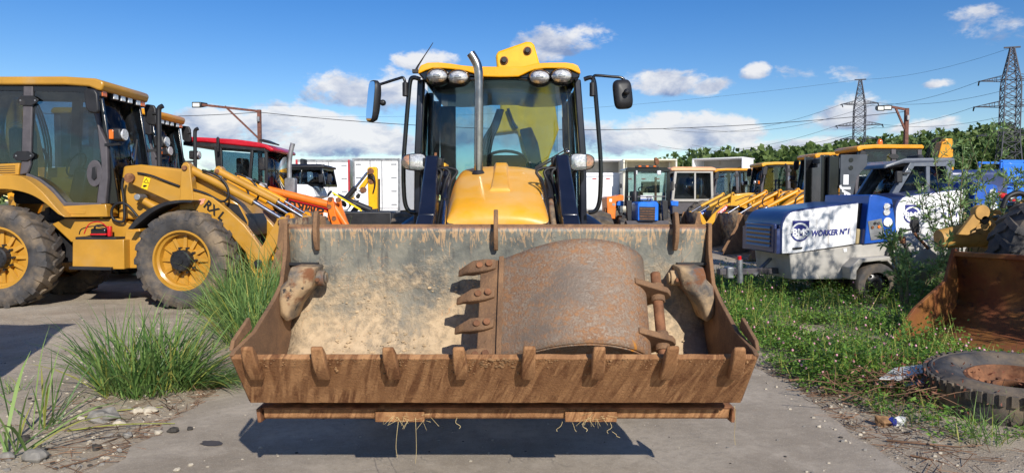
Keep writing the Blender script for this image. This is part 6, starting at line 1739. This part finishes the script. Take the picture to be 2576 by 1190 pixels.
willow(6.45, 10.25, 12, 2.75, .75, 'tall leafy willow bush in front of the second pump trailer', (-.05, 0), .62)
willow(7.35, 10.35, 12, 2.6, .8, 'broad willow bush growing before the blue platform', (0, 0), .75)
willow(5.0, 8.9, 8, 1.2, .45, 'short willow shoots between the pump trailer and the rusty bucket', (.1, 0), 1.1)
willow(5.55, 8.55, 7, 1.0, .5, 'low willow sprouts behind the rim of the rusty bucket', (.1, 0), 1.1)
willow(6.25, 5.25, 20, 4.9, .95, 'big willow bush shading the rusty bucket from the yard edge', (0, 0), .5, .11)
willow(6.3, 6.5, 14, 2.9, .8, 'bushy willow shading the ochre lift frame', (.2, 0), .9, .09)


def ground_cover():
    bl = B(); bf = B(); by = B()
    def inside(x, y):
        if x < 2.35 + .25 * noise.noise(Vector((y, 3, 0))) + (.25 if y < 5.5 else 0): return 0
        # bare soil pocket
        if ((x - 3.45) / .55) ** 2 + ((y - 8.4) / .35) ** 2 < 1: return .05
        f = .55 + .9 * noise.noise(Vector((x * .9, y * .9, 4)))
        edge = min(1, (x - 2.3) / .5); f *= edge
        if y < 6.2: f *= .75
        if y < 5: f *= .35
        return f
    n = 0
    for i in range(30000):
        y = 4.3 + 9.5 * rnd.random() ** 1.15; x = rnd.uniform(2.2, 7.8)
        if x > .76 * y + .4 or rnd.random() > inside(x, y): continue
        if abs((x - 5.2) * .84 + (y - 8.3) * .54 + .55) < .75 and (x - 5.2) * .54 - (y - 8.3) * .84 > -.05: continue
        if (x - 3.72) ** 2 + (y - 5.2) ** 2 < .62 ** 2 or (y < 5.1 and x > 3.0 and rnd.random() < .6): continue
        z = gz(x, y); hh = rnd.uniform(.05, .22) * (1.25 if y > 8 else 1) * (.75 if y < 6 else 1) * max(.4, 1 + 1.3 * noise.noise(Vector((x * 1.7, y * 1.7, 8))))
        for q in range(11):
            p = Vector((x + rnd.gauss(0, .05), y + rnd.gauss(0, .05), z + hh * rnd.uniform(.25, 1)))
            d = Vector((rnd.gauss(0, 1), rnd.gauss(0, 1), rnd.uniform(-.2, .7))).normalized()
            leaf(bl, p, d, rnd.uniform(.022, .045), rnd.uniform(.018, .03), Vector((rnd.gauss(0, .4), rnd.gauss(0, .4), 1)))
        if rnd.random() < .32:
            p = Vector((x, y, z)); leaf(by, p, Vector((rnd.gauss(0, .35), rnd.gauss(0, .35), 1)).normalized(), hh * rnd.uniform(1., 1.7), .008, rv())
        if rnd.random() < .1 * (1.5 if 5.8 < y < 7.6 else .5) and y > 4.8:
            bf.ell((x + rnd.gauss(0, .04), y + rnd.gauss(0, .04), z + hh * rnd.uniform(.95, 1.25)), [rnd.uniform(.009, .0145)] * 3, 6, 4)
    # taller weeds standing over the clover
    for i in range(1100):
        y = rnd.uniform(5.6, 12.5); x = rnd.uniform(2.6, .72 * y)
        if noise.noise(Vector((x * .8, y * .8, 21))) < .02 or (x - 3.72) ** 2 + (y - 5.2) ** 2 < .7: continue
        if abs((x - 5.2) * .84 + (y - 8.3) * .54 + .55) < .8 and (x - 5.2) * .54 - (y - 8.3) * .84 > -.1: continue
        z = gz(x, y); h = rnd.uniform(.2, .42) * (1.35 if y > 8.6 else 1); tip = Vector((x + rnd.gauss(0, .06), y + rnd.gauss(0, .06), z + h)); p0 = Vector((x, y, z))
        leaf(by, p0, (tip - p0).normalized(), h, .007, rv())
        for q in range(16):
            t_ = rnd.uniform(.2, 1); p = p0.lerp(tip, t_); d = Vector((rnd.gauss(0, 1), rnd.gauss(0, 1), rnd.uniform(0, .9))).normalized(); leaf(bl, p, d, rnd.uniform(.04, .09) * (1.2 - .5 * t_), .02, Vector((0, 0, 1)))
    tag(bl.obj('clover_patch', CLOVER, None, sm=0, weld=False), 'green clover and weeds covering the ground around the trailers', 'clover', None, 'stuff')
    tag(bf.obj('clover_flowers', PINK, None, sm=60, weld=False), 'pale pink clover flower heads scattered over the weeds', 'flowers', None, 'stuff')
    tag(by.obj('weed_stalks', GRASSY, None, sm=0, weld=False), 'thin yellowish stalks standing among the clover', 'stalks', None, 'stuff')


ground_cover()


def blade(b, p, d, ln, wd, droop, n=5):
    s_ = d.cross(Vector((0, 0, 1)))
    s_ = (s_ if s_.length > 1e-3 else Vector((1, 0, 0))).normalized(); s_.rotate(Euler((0, 0, rnd.uniform(-1.2, 1.2))))
    q = p.copy(); dd = d.normalized(); vs = []
    for i in range(n + 1):
        w = wd * (.6 + .4 * min(1, i * 1.2 / n) if i < n * .5 else 1 - (i / n - .5) * 1.9)
        vs += [q - s_ * max(w, .0008) / 2, q + s_ * max(w, .0008) / 2]
        q = q + dd * ln / n; dd = (dd + Vector((0, 0, -droop / n * (i + 1) / n * 2.2))).normalized()
    b.add(vs, [(2 * i, 2 * i + 1, 2 * i + 3, 2 * i + 2) for i in range(n)])


def tuft(x, y, n, r, hgt, wd, label, lean=(.25, 0), droop=.9, mt=None, name='grass_tuft'):
    o = Vector((x, y, gz(x, y) - .005)); b = B()
    for i in range(n):
        a = rnd.uniform(0, 6.283); rr = r * math.sqrt(rnd.random()); p = Vector((rr * math.cos(a), rr * math.sin(a), 0))
        d = Vector((p.x / r * .55 + rnd.gauss(lean[0], .42), p.y / r * .55 + rnd.gauss(lean[1], .42), 1)).normalized()
        blade(b, p, d, hgt * rnd.uniform(.5, 1.15), wd * rnd.uniform(.6, 1.3), droop * rnd.uniform(.5, 1.4))
    ob = b.obj(name, mt or GRASS, None, sm=0, weld=False, loc=o); ob.data.materials.append(GRASSY)
    for i, pl in enumerate(ob.data.polygons):
        if (i // 5) % 8 == 0: pl.material_index = 1
    return tag(ob, label, 'grass', 'clumps of tall grass beside the asphalt')


tuft(-2.98, 5.75, 560, .36, .72, .016, 'large lush clump of broad green grass on the gravel edge', (.12, -.05))
tuft(-2.62, 5.9, 200, .18, .62, .013, 'flattened grass blades bent over onto the asphalt edge', (1.6, -.25), .9)
tuft(-2.55, 7.15, 120, .14, .34, .008, 'small yellow green grass tuft by the bucket corner', (0, 0), .6, GRASSY)
for i, (x, y, n, r, h, lb) in enumerate(((-2.75, 7.7, 420, .36, .78, 'dense grass clump just beside the loader bucket'), (-3.1, 8.5, 420, .42, .9, 'grass clump between the bucket and the ochre front wheel'), (-3.35, 9.2, 420, .42, 1.0, 'tall grass clump against the ochre lift arm'), (-2.95, 9.4, 320, .4, 1.05, 'tall reeds growing up to the ochre bucket'), (-3.0, 10.4, 300, .5, 1.25, 'reeds standing behind the ochre loader bucket'), (-3.9, 9.35, 160, .25, .45, 'short grass at the foot of the ochre front tyre'))):
    tuft(x, y, n, r, h, .013, lb, (.1, 0), .75)
tuft(-3.0, 4.25, 16, .12, .7, .022, 'sparse reed with long broad leaves near the stones', (.5, .1), 1.0)
tuft(-3.15, 4.75, 22, .10, .7, .017, 'thin reed stalk leaning over the gravel', (.45, .0), .9)
tuft(3.05, 4.55, 90, .16, .3, .007, 'tuft of thin grass in front of the old tyre', (0, 0), .8)
tuft(3.5, 4.62, 70, .16, .34, .007, 'grass growing against the tread of the old tyre', (0, 0), .8)
tuft(2.75, 4.9, 60, .16, .2, .006, 'little grass sprouting beside the litter', (0, 0), .8)
for i in range(10):
    x, y = rnd.uniform(-4.6, -2.6), rnd.uniform(4.6, 8.5); tuft(x, y, 26, .08, .16, .007, 'tiny weed sprout in the gravel left of the asphalt', (0, 0), .7, name='weed_sprout')


# ------------------------------------------------------------------ stones, gravel, twigs, litter
STONE = [mat('pale_stone', C(188, 178, 160), .85, var=.12, vs=14, bump=.3), mat('grey_stone', C(134, 130, 124), .85, var=.15, vs=14, bump=.3), mat('dark_lump', C(62, 58, 54), .8, var=.2, vs=14, bump=.5)]


def rock(b, c, r, sq=.65):
    ph = rnd.uniform(0, 99); n, m = 7, 4; rings = []
    for i in range(m + 1):
        a = math.pi * i / m; ring = []
        for k in range(n):
            d = Vector((math.sin(a) * math.cos(6.2832 * k / n), math.sin(a) * math.sin(6.2832 * k / n), math.cos(a)))
            q = 1 + .7 * noise.noise(d * 1.9 + Vector((ph, 0, 0))); ring.append(Vector(c) + Vector((d.x * r * q, d.y * r * q * .8, d.z * r * q * sq)))
        rings.append(ring)
    b.loft(rings, False)


def ground_at(px, py):
    v = P(px, py, 1.) - Vector((0, 0, CAM_H)); t = -CAM_H / v.z
    return Vector((v.x * t, t, 0))


for px_, py_, r_, m_ in ((375, 1040, .055, 0), (345, 1042, .05, 0), (255, 1062, .10, 1), (300, 1070, .04, 0), (242, 1130, .035, 2), (90, 1160, .075, 1), (398, 1092, .028, 0), (437, 1088, .04, 2), (478, 1082, .024, 2), (320, 1100, .035, 1), (300, 1135, .02, 1), (445, 1185, .02, 0), (480, 1172, .018, 0), (655, 1128, .012, 0), (205, 1062, .03, 0), (2060, 1075, .016, 0), (20, 1160, .05, 1), (60, 1120, .04, 2)):
    g = ground_at(px_, py_); g.z = max(gz(g.x, g.y), .003); b = B(); rock(b, (0, 0, r_ * .3), r_)
    tag(b.obj('stone', STONE[m_], None, loc=g, sm=0, bev=r_ * .12), ['pale loose stone lying on the dusty ground', 'grey loose stone lying on the dusty ground', 'dark lump of tar lying on the dusty ground'][m_], 'stone', ['pale loose stones', 'grey loose stones', 'dark lumps on the ground'][m_])
for k, m_ in ((0, 0), (1, 1), (2, 2)):
    b = B()
    for i in range((1500, 1300, 420)[k]):
        if rnd.random() < .72: x = -2.2 - abs(rnd.gauss(0, 1.3)); y = 3.6 + 6.5 * rnd.random() ** 1.4
        elif rnd.random() < .6: x = 2.15 + abs(rnd.gauss(0, .35)); y = rnd.uniform(3.7, 9)
        else: x = rnd.uniform(-2.2, 2.2); y = rnd.uniform(3.7, 7)
        r_ = rnd.choice((.004, .006, .009, .014)) * rnd.uniform(.7, 1.3) * (.6 if abs(x) < 2.1 else 1)
        n_, m2 = 5, 3; c = Vector((x, y, max(gz(x, y), .004 if abs(x) < 2.2 else -1) + r_ * .3))
        b.ell(c, (r_ * rnd.uniform(.8, 1.5), r_ * rnd.uniform(.7, 1.2), r_ * .6), n_, m2)
    tag(b.obj('gravel', STONE[m_], None, sm=0, weld=False), ['scattered pale gravel along the asphalt edges', 'scattered grey gravel along the asphalt edges', 'scattered dark crumbs along the asphalt edges'][k], 'gravel', None, 'stuff')


def stick(pts, r, label, mt=DRY):
    q = [ground_at(a, c) + Vector((0, 0, z)) for a, c, z in pts]; o = q[0].copy(); o.z = 0
    q = spl(q, 5); tag(B(o).tube(q, [r * (1 - .6 * i / len(q)) for i in range(len(q))], 6).obj('stick', mt, None, loc=o, sm=60), label, 'stick', 'dry sticks on the ground')


stick([(1985, 962, .02), (2080, 958, .03), (2190, 950, .05), (2330, 952, .08)], .011, 'long brown stick reaching from the weeds onto the asphalt')
stick([(2060, 980, .015), (2130, 965, .03), (2210, 935, .06)], .009, 'forked brown twig beside the long stick')
stick([(2065, 995, .01), (2150, 990, .02), (2240, 992, .015)], .01, 'pale twig along the asphalt edge')
stick([(2230, 1110, .01), (2310, 1122, .02), (2420, 1128, .01)], .008, 'thin reddish twig in front of the litter')
stick([(2290, 1148, .008), (2350, 1160, .008), (2390, 1172, .006)], .007, 'dark twig lying on the asphalt corner')
stick([(180, 1062, .02), (300, 1042, .03), (410, 1028, .015)], .007, 'dry straw stalk crossing the pale stones', GRASSY)
stick([(150, 1178, .006), (240, 1155, .012), (330, 1120, .004)], .005, 'thin dark twig on the gravel')
stick([(170, 1090, .02), (300, 1078, .03), (440, 1068, .01)], .006, 'dry reed leaf lying beside the grey stone', GRASSY)
b = B()
for i in range(150):
    c = Vector((rnd.gauss(2.95, .25), rnd.gauss(5.4, .25), rnd.uniform(.03, .2))); d = Vector((rnd.gauss(0, 1), rnd.gauss(0, .6), rnd.gauss(0, .35))).normalized() * rnd.uniform(.04, .2)
    b.tube([c - d, c + d * .2 + rv() * .02, c + d], [.004, .003, .0015], 4)
for i in range(500):
    x = rnd.choice((-1, 1)); p = Vector((2.3 + abs(rnd.gauss(0, .4)), rnd.uniform(3.9, 6.6), .02)) if x > 0 else Vector((-2.35 - abs(rnd.gauss(0, .5)), rnd.uniform(4, 7), .02))
    p.z = gz(p.x, p.y) + .015; d = Vector((rnd.gauss(0, 1), rnd.gauss(0, 1), rnd.gauss(0, .12))).normalized() * rnd.uniform(.03, .13); b.tube([p - d, p + d], [.003, .0015], 3)
tag(b.obj('twig_litter', DRY, None, sm=0, weld=False), 'tangle of dry brown twigs and straw along the weeds', 'twigs', None, 'stuff')
bt = B()
for i in range(260):
    c = Vector((rnd.gauss(3.15, .25), rnd.gauss(5.3, .22), rnd.uniform(.1, .33))); leaf(bt, c, rv().normalized(), rnd.uniform(.02, .05), .014, rv())
tag(bt.obj('withered_leaves', leaf_mat('withered_leaf', C(120, 70, 54), C(160, 110, 84), C(110, 60, 50), 4, .2), None, sm=0, weld=False), 'withered reddish leaves on the twigs beside the old tyre', 'dry leaves', None, 'stuff')

PLAS = mat('dirty_white_plastic', C(206, 206, 204), .45, var=.08, layers=[(C(140, 128, 110), 6, .5, .8)])
for pts, zz, lb in ((((2212, 952), (2250, 930), (2330, 915), (2395, 912), (2420, 925), (2330, 938), (2260, 955)), .16, 'broken white plastic panel lying on the twigs'), (((2260, 955), (2330, 945), (2400, 935), (2410, 948), (2340, 962), (2280, 968)), .12, 'narrow white plastic strip under the broken panel'), (((2190, 965), (2230, 955), (2270, 965), (2240, 978)), .06, 'small dirty white plastic shard by the sticks')):
    q = [P(a, c, 1.) for a, c in pts]; q = [Vector(((p.x) * (CAM_H - zz) / (CAM_H - p.z), (CAM_H - zz) / (CAM_H - p.z), zz + rnd.uniform(-.015, .015))) for p in q]; o = Vector((q[0].x, q[0].y, 0))
    tag(B(o).loft([q, [p + Vector((0, 0, .012)) for p in q]]).obj('plastic_panel', PLAS, None, loc=o, bev=.002), lb, 'plastic panel', 'broken white plastic pieces')
g = ground_at(2243, 1070); T = thing('crumpled_packet', 'crumpled blue and white packet dropped at the weed edge', 'litter', (g.x, g.y, gz(g.x, g.y)))
for nm, m_, dx, r_ in (('paper', PLAS, .05, .05), ('printed_foil', PRINT, 0, .045), ('card_flap', MUDST, -.06, .055)):
    b = B(); rock(b, (dx, 0, .03), r_, .7); b.obj(nm, m_, T, sm=0)
b = B(); pts = [ground_at(505 + 28 + 28 * math.cos(a) * (1 + .3 * noise.noise(Vector((math.cos(a) * 2, math.sin(a) * 2, 1)))), 1117 + 7 * math.sin(a) * (1 + .3 * noise.noise(Vector((math.cos(a) * 2, math.sin(a) * 2, 5))))) for a in [6.2832 * k / 28 for k in range(28)]]
b.add([(p.x, p.y, .008) for p in pts], [tuple(range(28))]); st_ = b.obj('oil_stain', mat('oil_stain_dark', C(78, 72, 68), .6, var=.15), bpy.data.objects['asphalt_road'])

# made-up steel cabin, unseen left of the view, added to shade the gravel
co = Vector((-5.2, 3.4, 0)); T = thing('shade_cabin', 'unseen grey corrugated steel cabin added to shade the gravel', 'cabin', co)
B().bx(-1.25, 1.25, -3.2, 1.2, .1, 2.5).obj('walls', GREYB, T)
for k in range(28):
    y = -3.1 + k * .155
    for s_ in (-1, 1): B().bx(s_ * 1.265 - .015, s_ * 1.265 + .015, y, y + .075, .15, 2.42).obj('wall_rib', GREYB, T)
B().bx(-1.3, 1.3, -3.25, 1.25, 2.5, 2.58).obj('roof', GALV, T, bev=.01)
B().bx(-.5, .4, 1.205, 1.235, .15, 2.1).obj('door', BLUE, T, bev=.01)
for s_ in (-1.1, 1.1): B().bx(s_ - .1, s_ + .1, -3.1, 1.1, 0, .1).obj('skid', BLK, T)
